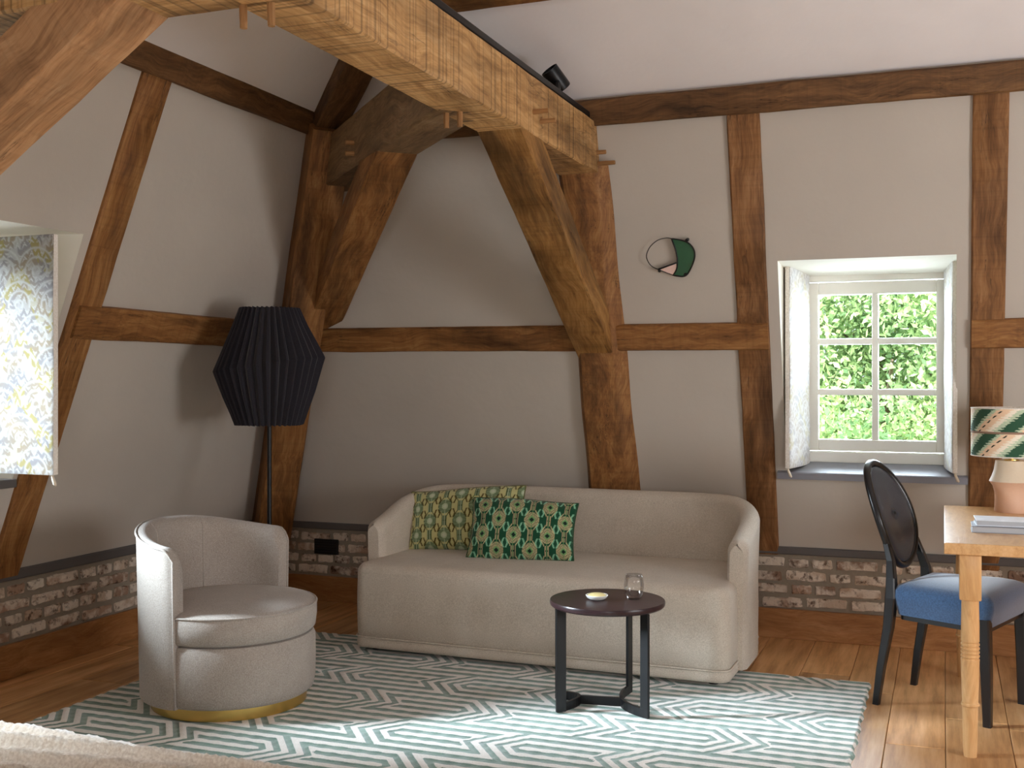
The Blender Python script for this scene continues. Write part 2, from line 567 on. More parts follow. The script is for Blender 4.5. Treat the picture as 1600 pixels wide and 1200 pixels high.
def tube_reveal(name, front, back, mat, parent):
    vs = [tuple(p) for p in front] + [tuple(p) for p in back]
    fs = [(i, (i + 1) % 4, (i + 1) % 4 + 4, i + 4) for i in range(4)]
    return obj(name, (vs, fs), mat, parent)
YW = 6.0
WB = (-0.735, 0.095, 0.90, 1.845)
tube_reveal('reveal', [back_pt(OX0, OZ0), back_pt(OX1, OZ0), back_pt(OX1, OZ1), back_pt(OX0, OZ1)],
            [(WB[0], YW + .06, WB[2]), (WB[1], YW + .06, WB[2]), (WB[1], YW + .06, WB[3]), (WB[0], YW + .06, WB[3])], M['reveal'], wall_back)
XW = -3.93
tube_reveal('reveal', [left_pt(LY0, LZ0), left_pt(LY1, LZ0), left_pt(LY1, LZ1), left_pt(LY0, LZ1)],
            [(XW - .06, LY0, LZ0), (XW - .06, 3.52, LZ0), (XW - .06, 3.52, LZ1), (XW - .06, LY0, LZ1)], M['reveal'], wall_left)
tube_reveal('reveal', [left_pt(NY0, LZ0), left_pt(NY1, LZ0), left_pt(NY1, LZ1), left_pt(NY0, LZ1)],
            [(XW - .06, NY0, LZ0), (XW - .06, NY1, LZ0), (XW - .06, NY1, LZ1), (XW - .06, NY0, LZ1)], M['reveal'], wall_left)

# masonry below the plaster: mortar bed with single bricks
def brick_variant(i, L):
    r = random.Random(100 + i)
    bm = bm_new()
    add_box(bm, (-L / 2, -0.02, -0.0225), (L / 2, 0.025, 0.0225))
    bmesh.ops.subdivide_edges(bm, edges=[e for e in bm.edges if abs(e.verts[0].co.x - e.verts[1].co.x) > 0.05], cuts=2)
    bmesh.ops.bevel(bm, geom=bm.edges[:], offset=0.006, segments=1, affect='EDGES')
    for v in bm.verts:
        v.co += Vector((r.uniform(-.004, .004), r.uniform(-.004, .003), r.uniform(-.004, .004)))
    me = bpy.data.meshes.new('brick')
    bmesh.ops.recalc_face_normals(bm, faces=bm.faces[:])
    bm.to_mesh(me); bm.free()
    me.materials.append(M['brick'])
    return me
LONG = [brick_variant(i, 0.198) for i in range(5)]
SHORT = [brick_variant(20 + i, 0.095) for i in range(4)]
def lay_bricks(parent, a0, a1, place, seed):
    r = random.Random(seed)
    for k in range(4):
        z = 0.186 + 0.066 * k
        a = a0 - (0.05 + 0.11 * (k % 2))
        header = (k % 2 == 1)
        while a < a1:
            short = (r.random() < (0.85 if header else 0.12))
            w = 0.095 if short else 0.198
            o = bpy.data.objects.new('brick', r.choice(SHORT if short else LONG))
            link(o); o.parent = parent
            place(o, a + w / 2, z + r.uniform(-.004, .004), r)
            a += w + 0.022
YBR, XBR = 5.885, -3.875
bm = bm_new(); add_box(bm, (XBR, YBR, 0), (XR, YBR + 0.12, 0.45)); 
mb = obj('mortar_bed', bm, M['mortar'], wall_back)
bm = bm_new(); add_box(bm, (XBR - 0.12, YF, 0), (XBR, YBR + 0.12, 0.45))
ml = obj('mortar_bed', bm, M['mortar'], wall_left)
def pb(o, a, z, r):
    o.location = (a, YBR + 0.006 + r.uniform(0, .006), z); o.rotation_euler = (r.uniform(-.02, .02), r.uniform(-.02, .02), r.uniform(-.03, .03))
def pl(o, a, z, r):
    o.location = (XBR - 0.006 - r.uniform(0, .006), a, z); o.rotation_euler = (r.uniform(-.02, .02), r.uniform(-.02, .02), PI / 2 + r.uniform(-.03, .03))
lay_bricks(wall_back, -3.80, 1.6, pb, 11)
lay_bricks(wall_left, 2.4, 5.84, pl, 12)

def box_obj(name, lo, hi, mat, parent=None, bevel=0.004, seg=2):
    bm = bm_new(); add_box(bm, lo, hi, bevel, seg)
    return obj(name, bm, mat, parent)

def skirt(name, length, mat, loc, rot):
    o = box_obj(name, (0, -0.011, 0), (length, 0.011, 0.15), mat, None, 0.003)
    o.location = loc; o.rotation_euler = (0, 0, rot)
    return tag(o, kind='structure')
skirt('baseboard_back', XR - XBR - 0.02, M['skirting'], (XBR + 0.022, YBR - 0.0115, 0.0), 0)
skirt('baseboard_left', YBR - YF - 0.01, M['skirting'], (XBR + 0.0115, YF, 0.0), PI / 2)
tag(box_obj('trim_1', (XBR, YBR - 0.018, 0.428), (XR, YBR + 0.05, 0.468), M['ledge'], None, 0.006), kind='structure')
tag(box_obj('trim_2', (XBR - 0.05, YF, 0.43), (XBR + 0.02, YBR, 0.478), M['ledge'], None, 0.006), kind='structure')

# walls out of view that close the room
o = box_obj('wall_front', (-4.0, YF - 0.1, 0), (XR, YF, 3.8), M['plaster'], None, 0); tag(o, kind='structure')
o = box_obj('wall_right', (XR, YF - 0.1, 0), (XR + 0.1, 6.0, 3.8), M['plaster'], None, 0); tag(o, kind='structure')

# upper roof slopes and flat ceiling
ZC = 3.7
run = (ZC - ZP) / CS
xl = hip_x(ZP) + 0.02; yb = hip_y(ZP) - 0.02
vs = [(xl - .1, yb + .1, ZP - .045), (XR, yb + .1, ZP - .045), (XR, yb - run, ZC), (xl + run, yb - run, ZC)]
o = obj('ceiling', (vs, [(0, 1, 2, 3)]), M['ceiling']); tag(o, kind='structure')
vs = [(xl - .1, YF, ZP - .045), (xl - .1, yb + .1, ZP - .045), (xl + run, yb - run, ZC), (xl + run, YF, ZC)]
o = obj('ceiling', (vs, [(0, 1, 2, 3)]), M['ceiling']); tag(o, kind='structure')
o = obj('ceiling', ([(xl + run, YF, ZC), (XR, YF, ZC), (XR, yb - run, ZC), (xl + run, yb - run, ZC)], [(0, 1, 2, 3)]), M['ceiling']); tag(o, kind='structure')

# ------------------------------------------------------------------ timber frame
def timber(name, p0, p1, w, h, up, mat, label, cat='beam', seed=0, wob=0.0035, ch=0.008, w1=None, h1=None, wane=0.0):
    p0, p1 = Vector(p0), Vector(p1)
    d = (p1 - p0); L = d.length; d.normalize()
    up = Vector(up); up = (up - d * up.dot(d)).normalized()
    side = up.cross(d)
    w1 = w if w1 is None else w1; h1 = h if h1 is None else h1
    n = max(3, int(L / 0.07))
    secs = []
    for i in range(n + 1):
        t = i / n
        ww = (w + (w1 - w) * t) / 2; hh = (h + (h1 - h) * t) / 2
        ring = []
        pts = [(-ww + ch, -hh), (ww - ch, -hh), (ww, -hh + ch), (ww, hh - ch), (ww - ch, hh), (-ww + ch, hh), (-ww, hh - ch), (-ww, -hh + ch)]
        for k, (a, b) in enumerate(pts):
            e = k // 2
            nz = mnoise.noise(Vector((t * L * 3.1 + seed * 7.3, e * 4.7, seed)))
            nz2 = mnoise.noise(Vector((t * L * 9.0 + seed * 3.1, e * 2.7, seed + 9)))
            f = wob * nz + wob * 0.5 * nz2 - wane * max(0, mnoise.noise(Vector((t * L * 1.4 + seed, e * 11.0, 3.3))))
            ring.append((t * L, a + math.copysign(f, a), b + math.copysign(f, b) * 0.6))
        secs.append(ring)
    bm = bm_new(); sweep(bm, secs)
    o = obj(name, bm, mat)
    m = Matrix((d, side, up)).transposed().to_4x4()
    m.translation = p0
    o.matrix_world = m
    autosmooth(o, 40)
    return tag(o, label, cat, kind='structure')

NB = Vector((0, -1, -TB)).normalized()
NL = Vector((1, 0, -TL)).normalized()
def on_back(name, a, b, w, mat, label, cat, seed, proud=0.02, depth=0.12, **kw):
    off = proud - depth / 2
    return timber(name, back_pt(*a, off), back_pt(*b, off), w, depth, NB, mat, label, cat, seed, **kw)
def on_left(name, a, b, w, mat, label, cat, seed, proud=0.02, depth=0.12, **kw):
    off = proud - depth / 2
    return timber(name, left_pt(*a, off), left_pt(*b, off), w, depth, NL, mat, label, cat, seed, **kw)

# wall plates
on_back('wall_plate', (-3.06, 2.604), (XR, 2.604), 0.125, M['oak_dark'], 'dark oak plate beam along the top of the window wall under the ceiling', 'beam', 1, proud=0.035, wane=0.006)
on_left('wall_plate', (YF, 2.66), (5.25, 2.655), 0.135, M['oak_dark'], 'almost black oak plate beam along the top of the wall behind the floor lamp', 'beam', 2, proud=0.035, wane=0.006)
# posts in the back wall
on_back('wall_post', (-0.863, 0.43), (-0.862, 2.55), 0.148, M['oak_red'], 'oak wall post just left of the small window, behind the sofa arm', 'post', 3, wane=0.006)
on_back('wall_post', (0.178, 0.40), (0.188, 2.55), 0.142, M['oak_red'], 'oak wall post just right of the small window, behind the desk lamp', 'post', 4)
# rails
on_back('wall_rail', (-3.3, 1.543), (-1.72, 1.535), 0.132, M['oak_mid'], 'horizontal oak rail on the wall above the sofa between the two braces', 'beam', 5, proud=0.022, wane=0.008)
on_back('wall_rail', (-1.56, 1.537), (-0.79, 1.535), 0.132, M['oak_mid'], 'short horizontal oak rail under the round wall ornament, ending beside the window', 'beam', 6, proud=0.032, wane=0.006)
on_back('wall_rail', (0.117, 1.533), (1.9, 1.533), 0.132, M['oak_mid'], 'oak rail right of the window above the patterned lampshade', 'beam', 7, proud=0.032)
on_left('wall_post', (3.83, 0.44), (3.878, 2.60), 0.165, M['oak_mid'], 'leaning oak wall post beside the patterned window panel', 'post', 8, w1=0.175, wane=0.006)
on_left('wall_rail', (3.80, 1.575), (5.5, 1.565), 0.142, M['oak_mid'], 'horizontal oak rail passing behind the black pleated lampshade', 'beam', 9, proud=0.034, wane=0.008)
on_left('wall_post', (2.47, 0.44), (2.47, 2.60), 0.18, M['oak_mid'], 'leaning oak wall post carrying the nearest brace', 'post', 10)

# tie beam towards the camera
TX0, TX1, TZ0, TZ1 = -1.762, -1.567, 2.322, 2.562
tcx = (TX0 + TX1) / 2
tie = timber('tie_beam', (tcx, 5.36, 2.442), (tcx, -1.0, 2.442), TX1 - TX0, TZ1 - TZ0, (0, 0, 1), M['oak_light'],
             'long pale oak tie beam with saw marks and a black track on top', 'beam', 11, wob=0.005, ch=0.006)
# corner post on the hip and dragon beam
hd = Vector((TL, -TB, 1.0))
def hip_pt(z, off):
    g = Vector((0.725, -0.689, 0)).normalized()
    return Vector((hip_x(z), hip_y(z), z)) + g * off
DG = Vector((1.227, -1.292, 0)).normalized()   # direction of the dragon beam
DN = Vector((-0.725, -0.689, 0)).normalized()  # towards the camera
timber('corner_post', hip_pt(0.42, 0.19), hip_pt(2.62, 0.17), 0.20, 0.22, DG, M['oak_mid'],
       'heavy oak corner post rising behind the black floor lamp', 'post', 12, wane=0.01)
fr0 = Vector((-2.977, 5.087, 0)); 
def dragon_pt(t, z, off):
    return fr0 + Vector((1.227, -1.292, 0)) * t - DN * off + Vector((0, 0, z))
dragon = timber('dragon_beam', dragon_pt(-0.22, 2.447, 0.0975), dragon_pt(1.0, 2.447, 0.0975), 0.195, 0.25, (0, 0, 1), M['oak_grey'],
       'short diagonal oak beam from the room corner to the pale tie beam', 'beam', 13)
# braces
def brace(name, a, b, w, t, side_axis, mat, label, seed):
    """a,b: points on the centre line of the underside's mid axis; up = normal of underside"""
    a, b = Vector(a), Vector(b)
    d = (b - a).normalized()
    s = Vector(side_axis).normalized()
    up = s.cross(d)
    if up.z < 0: up = -up
    c = up * (t / 2)
    return timber(name, a + c, b + c, w, t, up, mat, label, 'brace', seed, wob=0.005, ch=0.005)
brace('knee_brace', (tcx, 4.13, 2.37), (tcx, 5.58, 1.41), TX1 - TX0 - 0.006, 0.145, (1, 0, 0), M['oak_yellow'],
      'broad yellowish oak knee brace between the pale tie beam and the wall post behind the sofa', 14)
brace('knee_brace', dragon_pt(0.62, 2.40, 0.0975), dragon_pt(-0.33, 1.55, 0.0975), 0.185, 0.14, DN, M['oak_mid'],
      'oak knee brace under the diagonal beam, next to the black lampshade', 15)
# post under the knee brace
post_w = TX1 - TX0
secs = []
for i in range(40):
    z = 0.42 + (2.36 - 0.42) * i / 39
    yb_ = hip_y(z)
    wb = 0.006 * mnoise.noise(Vector((z * 3, 1, 2))) 
    x0 = TX0 + 0.012 * math.sin((z - 0.6) * 1.6) + wb
    x1 = TX1 + 0.02 * (1.4 - z) / 1.0 * 0.8 + wb
    f = yb_ - 0.055
    secs.append([(x0 + .012, f, z), (x1 - 0.006, f, z), (x1 + 0.012, f + 0.012, z), (x1 + 0.062, yb_ + 0.0, z), (x1 + 0.06, yb_ + 0.1, z), (x0 - .02, yb_ + .1, z), (x0 - .02, yb_, z), (x0, f + 0.015, z)])
bm = bm_new(); sweep(bm, [[(z, y, -x) for (x, y, z) in s] for s in secs])
# local x runs along the grain (world z)
o = obj('wall_post', bm, M['oak_mid'])
o.matrix_world = Matrix(((0, 0, -1, 0), (0, 1, 0, 0), (1, 0, 0, 0), (0, 0, 0, 1)))
autosmooth(o, 40); tag(o, 'oak wall post with a dark knot behind the sofa, at the foot of the broad yellowish brace', 'post', kind='structure')

# near beam and near brace, upper left
timber('cross_beam', (-1.74, 2.47, 2.442), (-3.3, 2.47, 2.442), 0.20, 0.24, (0, 0, 1), M['oak_light'],
       'pale oak cross beam at the top left running into the tie beam', 'beam', 16)
brace('knee_brace', (-1.95, 2.47, 2.355), (-3.45, 2.47, 1.365), 0.20, 0.17, (0, 1, 0), M['oak_brace'],
      'nearest oak knee brace, sweeping down to the left edge of the picture', 17)
# hip rafter and purlin under the upper roof
a = Vector((xl + 0.03, yb - 0.03, ZP)); 
timber('hip_rafter', a + Vector((-.05, .05, -.06)), a + Vector((run, -run, ZC - ZP - .05)), 0.15, 0.14, (0, 0, 1), M['oak_dark'],
       'dark oak hip rafter rising from the room corner behind the tie beam', 'beam', 18)
timber('purlin', (-2.3, 4.45, 3.0), (XR, 4.45, 3.0), 0.14, 0.13, (0, 0.4, 0.9), M['oak_mid'], 'oak purlin just showing at the top edge under the ceiling', 'beam', 19)

# pegs
def peg(parent, p, d, L, r=0.011):
    p = Vector(p); d = Vector(d).normalized()
    bm = bm_new(); add_tube(bm, [(0, 0, 0), (L * 0.5, 0.0, 0), (L, 0, 0)], [r, r * 1.02, r * 0.92], 7)
    o = obj('peg', bm, M['peg'])
    m = d.to_track_quat('X', 'Z').to_matrix().to_4x4(); m.translation = p
    o.parent = parent
    o.matrix_parent_inverse = parent.matrix_world.inverted()
    o.matrix_world = m
    return o
bpy.context.view_layer.update()
peg(tie, (TX1 - .02, 4.33, 2.415), (1, 0.05, 0.02), 0.085)
peg(tie, (TX1 - .02, 4.42, 2.395), (1, 0.05, 0.02), 0.085)
peg(tie, (TX1 - .02, 5.22, 2.415), (1, 0.0, 0.0), 0.07)
peg(tie, (TX1 + .0, 5.24, 2.365), (1, 0.0, 0.0), 0.09)
peg(tie, (-1.745, 2.55, 2.36), (0.03, 0, -1), 0.10)
peg(tie, (-1.665, 2.56, 2.36), (0.03, 0, -1), 0.10)
peg(tie, (TX0 + .02, 3.86, 2.35), (0, 0, -1), 0.085)
peg(tie, (TX0 + .075, 3.86, 2.35), (0, 0, -1), 0.085)
for dz in (0.0, -0.05):
    p = dragon_pt(0.32, 2.43 + dz, -0.0)
    peg(dragon, p - DN * 0.02, DN, 0.06)

# ------------------------------------------------------------------ track and spotlight
tr = empty('track_light', (TX1 - 0.03, 3.4, 2.562))
tag(tr, 'black spotlight on a long black track along the tie beam', 'spotlight')
bm = bm_new()
add_box(bm, (-0.016, -2.6, 0.012), (0.016, 1.86, 0.04), 0.004)
obj('track', bm, M['black_metal'], tr)
for yy in (-2.0, -0.6, 0.8, 1.7):
    bm = bm_new(); add_box(bm, (-0.012, yy - 0.02, -0.012), (0.012, yy + 0.02, 0.014)); obj('bracket', bm, M['black_metal'], tr)
hd_c = Vector((-0.035, 1.42, 0.112))
ax = Vector((-0.45, -0.55, 0.75)).normalized()
bm = bm_new(); add_tube(bm, [(0, 1.34, 0.04), (-0.01, 1.37, 0.075), hd_c], 0.012, 8); obj('bracket', bm, M['black_metal'], tr)
bm = bm_new()
add_lathe(bm, [(0.0, -0.052), (0.038, -0.052), (0.041, -0.047), (0.041, 0.056), (0.037, 0.056), (0.036, 0.018), (0.0, 0.014)], 24)
sp = obj('spot_head', bm, M['black_metal'], tr)
m = ax.to_track_quat('Z', 'Y').to_matrix().to_4x4(); m.translation = hd_c
sp.matrix_local = m
autosmooth(sp, 40)

# ------------------------------------------------------------------ window in the back wall
win = empty('window_1', (0, 0, 0)); tag(win, kind='structure')
def frame_mesh(x0, x1, z0, z1, wl, wr, wb_, wt, y0, y1, bev=0.004):
    bm = bm_new()
    add_box(bm, (x0, y0, z0), (x0 + wl, y1, z1), bev, 1)
    add_box(bm, (x1 - wr, y0, z0), (x1, y1, z1), bev, 1)
    add_box(bm, (x0 + wl, y0, z0), (x1 - wr, y1, z0 + wb_), bev, 1)
    add_box(bm, (x0 + wl, y0, z1 - wt), (x1 - wr, y1, z1), bev, 1)
    return bm
obj('window_frame', frame_mesh(WB[0], WB[1], WB[2] - .005, WB[3] + .01, 0.064, 0.064, 0.056, 0.034, YW - 0.03, YW + 0.06), M['window'], win)
obj('sash', frame_mesh(-0.672, 0.032, 0.955, 1.818, 0.068, 0.068, 0.058, 0.064, YW - 0.015, YW + 0.035), M['window'], win)
GX = [(-0.604, -0.346), (-0.306, -0.036)]
GZ = [(1.013, 1.233), (1.279, 1.492), (1.538, 1.754)]
bm = bm_new(); add_box(bm, (-0.342, YW - 0.008, 1.01), (-0.310, YW + 0.028, 1.756), 0.006, 2); obj('muntin', bm, M['window'], win)
for zc in (1.256, 1.515):
    bm = bm_new(); add_box(bm, (-0.606, YW - 0.006, zc - 0.016), (-0.034, YW + 0.026, zc + 0.016), 0.006, 2); obj('muntin', bm, M['window'], win)
for gx in ((-0.61, -0.335), (-0.317, -0.03)):
    for gz in ((1.005, 1.25), (1.262, 1.509), (1.521, 1.76)):
        bm = bm_new(); add_box(bm, (gx[0], YW + 0.008, gz[0]), (gx[1], YW + 0.012, gz[1])); obj('pane', bm, M['pane'], win)
bm = bm_new()
ring = lambda X: [(X, 5.715, 0.826), (X, 5.715, 0.856), (X, 5.72, 0.861), (X, YW - .028, 0.897), (X, YW - .028, 0.85)]
sweep(bm, [ring(-0.776), ring(0.105)])
obj('window_sill', bm, M['sill'], win)

# dormer windows in the left wall, one at the edge of the frame and one outside it
for k, (y0, y1) in enumerate(((LY0, 3.52), (NY0, NY1))):
    win2 = empty('window_%d' % (k + 2), (0, 0, 0)); tag(win2, kind='structure')
    bm = bm_new()
    for (a, b, c, d) in ((y0, y0 + .06, LZ0, LZ1), (y1 - .06, y1, LZ0, LZ1), (y0 + .06, y1 - .06, LZ0, LZ0 + .06), (y0 + .06, y1 - .06, LZ1 - .06, LZ1)):
        add_box(bm, (XW - .03, a, c), (XW + .03, b, d), 0.004, 1)
    obj('window_frame', bm, M['window'], win2)
    for z in (1.24, 1.58):
        bm = bm_new(); add_box(bm, (XW - .015, y0 + .06, z - .015), (XW + .015, y1 - .06, z + .015), 0.004, 1); obj('muntin', bm, M['window'], win2)
    bm = bm_new(); add_box(bm, (XW - .002, y0 + .05, LZ0 + .05), (XW + .002, y1 - .05, LZ1 - .05)); obj('pane', bm, M['pane'], win2)
    bm = bm_new(); add_box(bm, (XW + .03, y0 - .03, LZ0 - .03), (-3.665, y1 + (.19 if k == 0 else .03), LZ0 + .006), 0.005); obj('window_sill', bm, M['ledge'], win2)

# fabric panels hung in the window reveals
def slab_panel(p0, p1, z0, z1, th, nx, nz, name='panel'):
    """upright padded panel from plan point p0 to p1; returns grid arrays front, and a bmesh of the slab"""
    p0, p1 = Vector((*p0, 0)), Vector((*p1, 0))
    d = (p1 - p0).normalized(); nrm = Vector((d.y, -d.x, 0))
    L = (p1 - p0).length
    bm = bm_new()
    m = Matrix((d, nrm, Vector((0, 0, 1)))).transposed().to_4x4(); m.translation = p0
    return m, L

def scallop_colour(u, v):
    """marbled comb pattern: overlapping scalloped feathers"""
    out = np.zeros(u.shape + (3,))
    c = 0.036
    wob = 0.010 * np.sin(v * 31 + np.sin(u * 17) * 2) + 0.006 * np.sin(u * 60 + v * 20)
    vv = v + wob + 0.016 * np.abs(np.sin(u * PI / c * 1.0))
    row = np.floor(vv / 0.022)
    fr = vv / 0.022 - row
    uu = u / c + 0.5 * (row % 2)
    cx = uu - np.floor(uu) - 0.5
    arc = fr + 1.3 * cx ** 2
    edge = np.exp(-((arc % 1.0) - 0.12) ** 2 / 0.012)
    big = 0.5 + 0.5 * np.sin(u * 23 + 3.1 * np.sin(v * 14) + v * 9)
    big2 = 0.5 + 0.5 * np.sin(v * 27 + 2.4 * np.sin(u * 21 + 1) + 2)
    hsh = np.abs(np.sin(row * 12.9898 + np.floor(uu) * 78.233) * 43758.5453) % 1.0
    beige = np.array(lin(196, 178, 152)[:3]); yell = np.array(lin(206, 190, 110)[:3]); grey = np.array(lin(182, 178, 180)[:3]); white = np.array(lin(244, 242, 238)[:3])
    base = grey[None, None] * (1 - big[..., None]) + beige[None, None] * big[..., None]
    k = ((big2 > 0.72) * (hsh > 0.25))[..., None]
    base = base * (1 - 0.8 * k) + yell * 0.8 * k
    k = (hsh > 0.7)[..., None] * 0.55
    base = base * (1 - k) + white * k
    # large fan outlines
    fu = (u / 0.17 + 0.5 * (np.floor(v / 0.13) % 2)) % 1.0 - 0.5
    fv = (v / 0.13) % 1.0
    rr = np.sqrt((fu * 1.3) ** 2 + (fv - 0.1) ** 2)
    fan = np.exp(-((rr % 0.28) - 0.14) ** 2 / 0.0012) * (rr < 0.8)
    e = np.clip(np.maximum(edge, fan * 0.9), 0, 1)[..., None]
    return base * (1 - e) + white * e

def fabric_panel(name, p0, p1, z0, z1, th, label, gain, tail):
    root = empty(name, (p0[0], p0[1], z0))
    tag(root, label, 'curtain')
    P0 = Vector((0, 0, 0)); P1 = Vector((p1[0] - p0[0], p1[1] - p0[1], 0))
    d = P1.normalized(); nrm = Vector((-d.y, d.x, 0)); L = P1.length
    nu, nv = int(L / 0.004), int((z1 - z0) / 0.004)
    U, V = np.meshgrid(np.linspace(0, L, nu), np.linspace(0, z1 - z0, nv))
    edge = np.minimum(np.minimum(U, L - U), np.minimum(V, z1 - z0 - V))
    puff = 0.004 * np.clip(edge / 0.03, 0, 1) ** 0.5 + 0.0015 * np.sin(V * 12 + U * 7)
    P = np.zeros((nv, nu, 3))
    off = th / 2 + puff
    P[..., 0] = d.x * U + nrm.x * off; P[..., 1] = d.y * U + nrm.y * off; P[..., 2] = V
    f = grid_mesh('fabric_face', P, M['pattern'], root)
    pc = scallop_colour(U, V)
    pc = pc * 0.45 if gain is None else pc * (1 - gain) * 0.85 + gain * 0.72
    set_col(f.data, pc.reshape(-1, 3))
    bm = bm_new()
    m = Matrix((d, nrm, Vector((0, 0, 1)))).transposed().to_4x4()
    add_box(bm, (0, -th / 2, 0), (L, th / 2, z1 - z0), 0.004, 2, None)
    for v in bm.verts: v.co = m @ v.co
    obj('lining', bm, M['linen'], root)
    q = m @ Vector((tail[0], 0, 0.01))
    bm = bm_new(); add_tube(bm, [q, q + Vector((0.004, 0, -0.02)), q + Vector((0.014, 0, -0.045)), q + Vector((0.02, 0, -0.052))], [0.004, 0.006, 0.007, 0.003], 8)
    obj('pull_cord', bm, M['cord'], root, True)
    return root
# faces look along nrm = left of direction p0->p1
fabric_panel('fabric_panel', (-3.215, 3.45), (-3.905, 3.466), 0.952, 1.886, 0.026, 'large cream and yellow marbled fabric panel by the left edge window', None, (0.02,))
fabric_panel('fabric_panel', (-0.655, YW - 0.04), (-0.715, 5.62), 0.885, 1.885, 0.022, 'slim pale fabric panel on the left side of the small paned window', 0.45, (0.34,))
fabric_panel('fabric_panel', (0.048, 5.62), (0.012, YW - 0.04), 0.885, 1.885, 0.022, 'slim pale fabric panel on the right side of the small paned window', 0.45, (0.02,))

# ------------------------------------------------------------------ air vent in the brickwork
v = empty('air_vent', (-3.43, YBR - 0.012, 0.325)); tag(v, 'small black vent grille in the dark brickwork between armchair and sofa', 'vent')
bm = bm_new(); add_box(bm, (-0.08, -0.012, -0.045), (0.08, 0.004, 0.045), 0.003); obj('plate', bm, M['black_metal'], v)
for k in range(5):
    bm = bm_new(); add_box(bm, (-0.07, -0.016, -0.034 + k * 0.015), (0.07, -0.010, -0.028 + k * 0.015)); obj('slat', bm, M['black_metal'], v)

# ------------------------------------------------------------------ rug
RX0, RX1, RY0, RY1 = -3.29, -0.295, 2.75, 5.115
def rug_phase(x, y):
    q, p, w = 0.338, 0.4935, 0.338 / 5
    y0 = 3.765
    F = np.full(x.shape, 99.0)
    for k in range(-5, 7):
        yc = y0 + k * q
        dy = np.abs(y - yc)
        if k % 2 == 0:
            v = x - 0.8 * dy + 2.145          # tips point to -x, junctions at v = 0 mod p
            t = np.mod(v, p)
            cap = 0.2485 - t                      # >0 inside chevrons
        else:
            v = x + 0.8 * dy + 2.045
            t = np.mod(v, p)
            cap = t - 0.245
        f = np.maximum(dy / w, cap / 0.0621)
        F = np.minimum(F, f)
    return F
nx, ny = 400, 316
gx = np.linspace(RX0, RX1, nx); gy = np.linspace(RY0, RY1, ny)
GXX, GYY = np.meshgrid(gx, gy)
ph = rug_phase(GXX, GYY)
fr = ph - np.floor(ph)
green = np.clip((0.26 - np.abs(fr - 0.5)) / 0.06, 0, 1)
edge = np.minimum(np.minimum(GXX - RX0, RX1 - GXX), np.minimum(GYY - RY0, RY1 - GYY))
Z = 0.0112 - 0.0032 * green + 0.001 * np.sin(GXX * 90) * np.sin(GYY * 80)
Z = np.where(edge < 0.004, 0.001, Z)
xe = GXX + 0.004 * np.sin(GYY * 40) * (np.abs(GXX - RX1) < 0.01)
P = np.stack([xe, GYY, Z], -1)
rug = grid_mesh('rug', P, M['rug'])
a = rug.data.attributes.new('stripe', 'FLOAT', 'POINT')
a.data.foreach_set('value', (0.25 - np.abs(fr - 0.5)).astype(np.float32).ravel())
tag(rug, 'cream and sage green rug with carved nested hexagon stripes under the sofa', 'rug')

# ------------------------------------------------------------------ sofa
def smoothstep(a, b, x):
    t = min(1, max(0, (x - a) / (b - a)))
    return t * t * (3 - 2 * t)
def rounded_rect_path(x0, x1, y0, y1, r, n=8):
    pts = []
    for (cx, cy, a0) in ((x1 - r, y1 - r, 0), (x0 + r, y1 - r, 90), (x0 + r, y0 + r, 180), (x1 - r, y0 + r, 270)):
        for i in range(n + 1):
            a = math.radians(a0 + 90 * i / n)
            pts.append((cx + r * math.cos(a), cy + r * math.sin(a)))
    return pts
def cushion_block(x0, x1, y0, y1, z0, z1, r, er, crown, nz=6, n=8):
    """upholstered block: rounded plan, rounded top edge, crowned top"""
    bm = bm_new()
    secs = []
    base = lambda ins: rounded_rect_path(x0 + ins, x1 - ins, y0 + ins, y1 - ins, max(r - ins, 0.01), n)
    secs.append([(px_, py_, z0) for px_, py_ in base(er * 0.4)])
    secs.append([(px_, py_, z0 + er * 0.4) for px_, py_ in base(0)])
    for i in range(1, 4):
        secs.append([(px_, py_, z0 + er * .4 + (z1 - er - z0 - er * .4) * i / 4) for px_, py_ in base(-0.004 * math.sin(PI * i / 4))])
    for i in range(nz + 1):
        a = PI / 2 * i / nz
        secs.append([(px_, py_, z1 - er + er * math.sin(a)) for px_, py_ in base(er * (1 - math.cos(a)))])
    for i, k in enumerate((0.1, 0.2, 0.3, 0.36)):
        ins = er + (min(x1 - x0, y1 - y0)) * k
        c = base(er)
        cx, cy = (x0 + x1) / 2, (y0 + y1) / 2
        f = 1 - k * 2.2
        secs.append([(cx + (px_ - cx) * (1 - (1 - f) * 0.6), cy + (py_ - cy) * f, z1 + crown * (1 - (1 - k * 2.4) ** 2)) for px_, py_ in c])
    sweep(bm, secs)
    return bm
sofa = empty('sofa', (-1.755, 5.0, 0.0), 0.0)
tag(sofa, 'long beige upholstered sofa with a curved wrap-around back on the rug', 'sofa')
def loc(o, c): o.location = c; return o
SX0, SX1 = -0.90, 0.91       # local x of the seat block (origin -1.755)
bm = cushion_block(SX0, SX1, -0.215, 0.55, 0.075, 0.437, 0.06, 0.045, 0.012)
o = obj('seat', bm, M['sofa'], sofa); autosmooth(o, 50)
# plinth band with welt
bm = cushion_block(SX0 + 0.0, SX1 - 0.0, -0.217, 0.55, 0.035, 0.088, 0.06, 0.012, 0.0, 3); o = obj('plinth', bm, M['sofa'], sofa); autosmooth(o, 50)
bm = bm_new(); pth = [(px_, py_, 0.086) for px_, py_ in rounded_rect_path(SX0 - .002, SX1 + .002, -0.22, 0.55, 0.06)]
add_tube(bm, pth, 0.0045, 6, True); obj('piping', bm, M['sofa'], sofa, True)
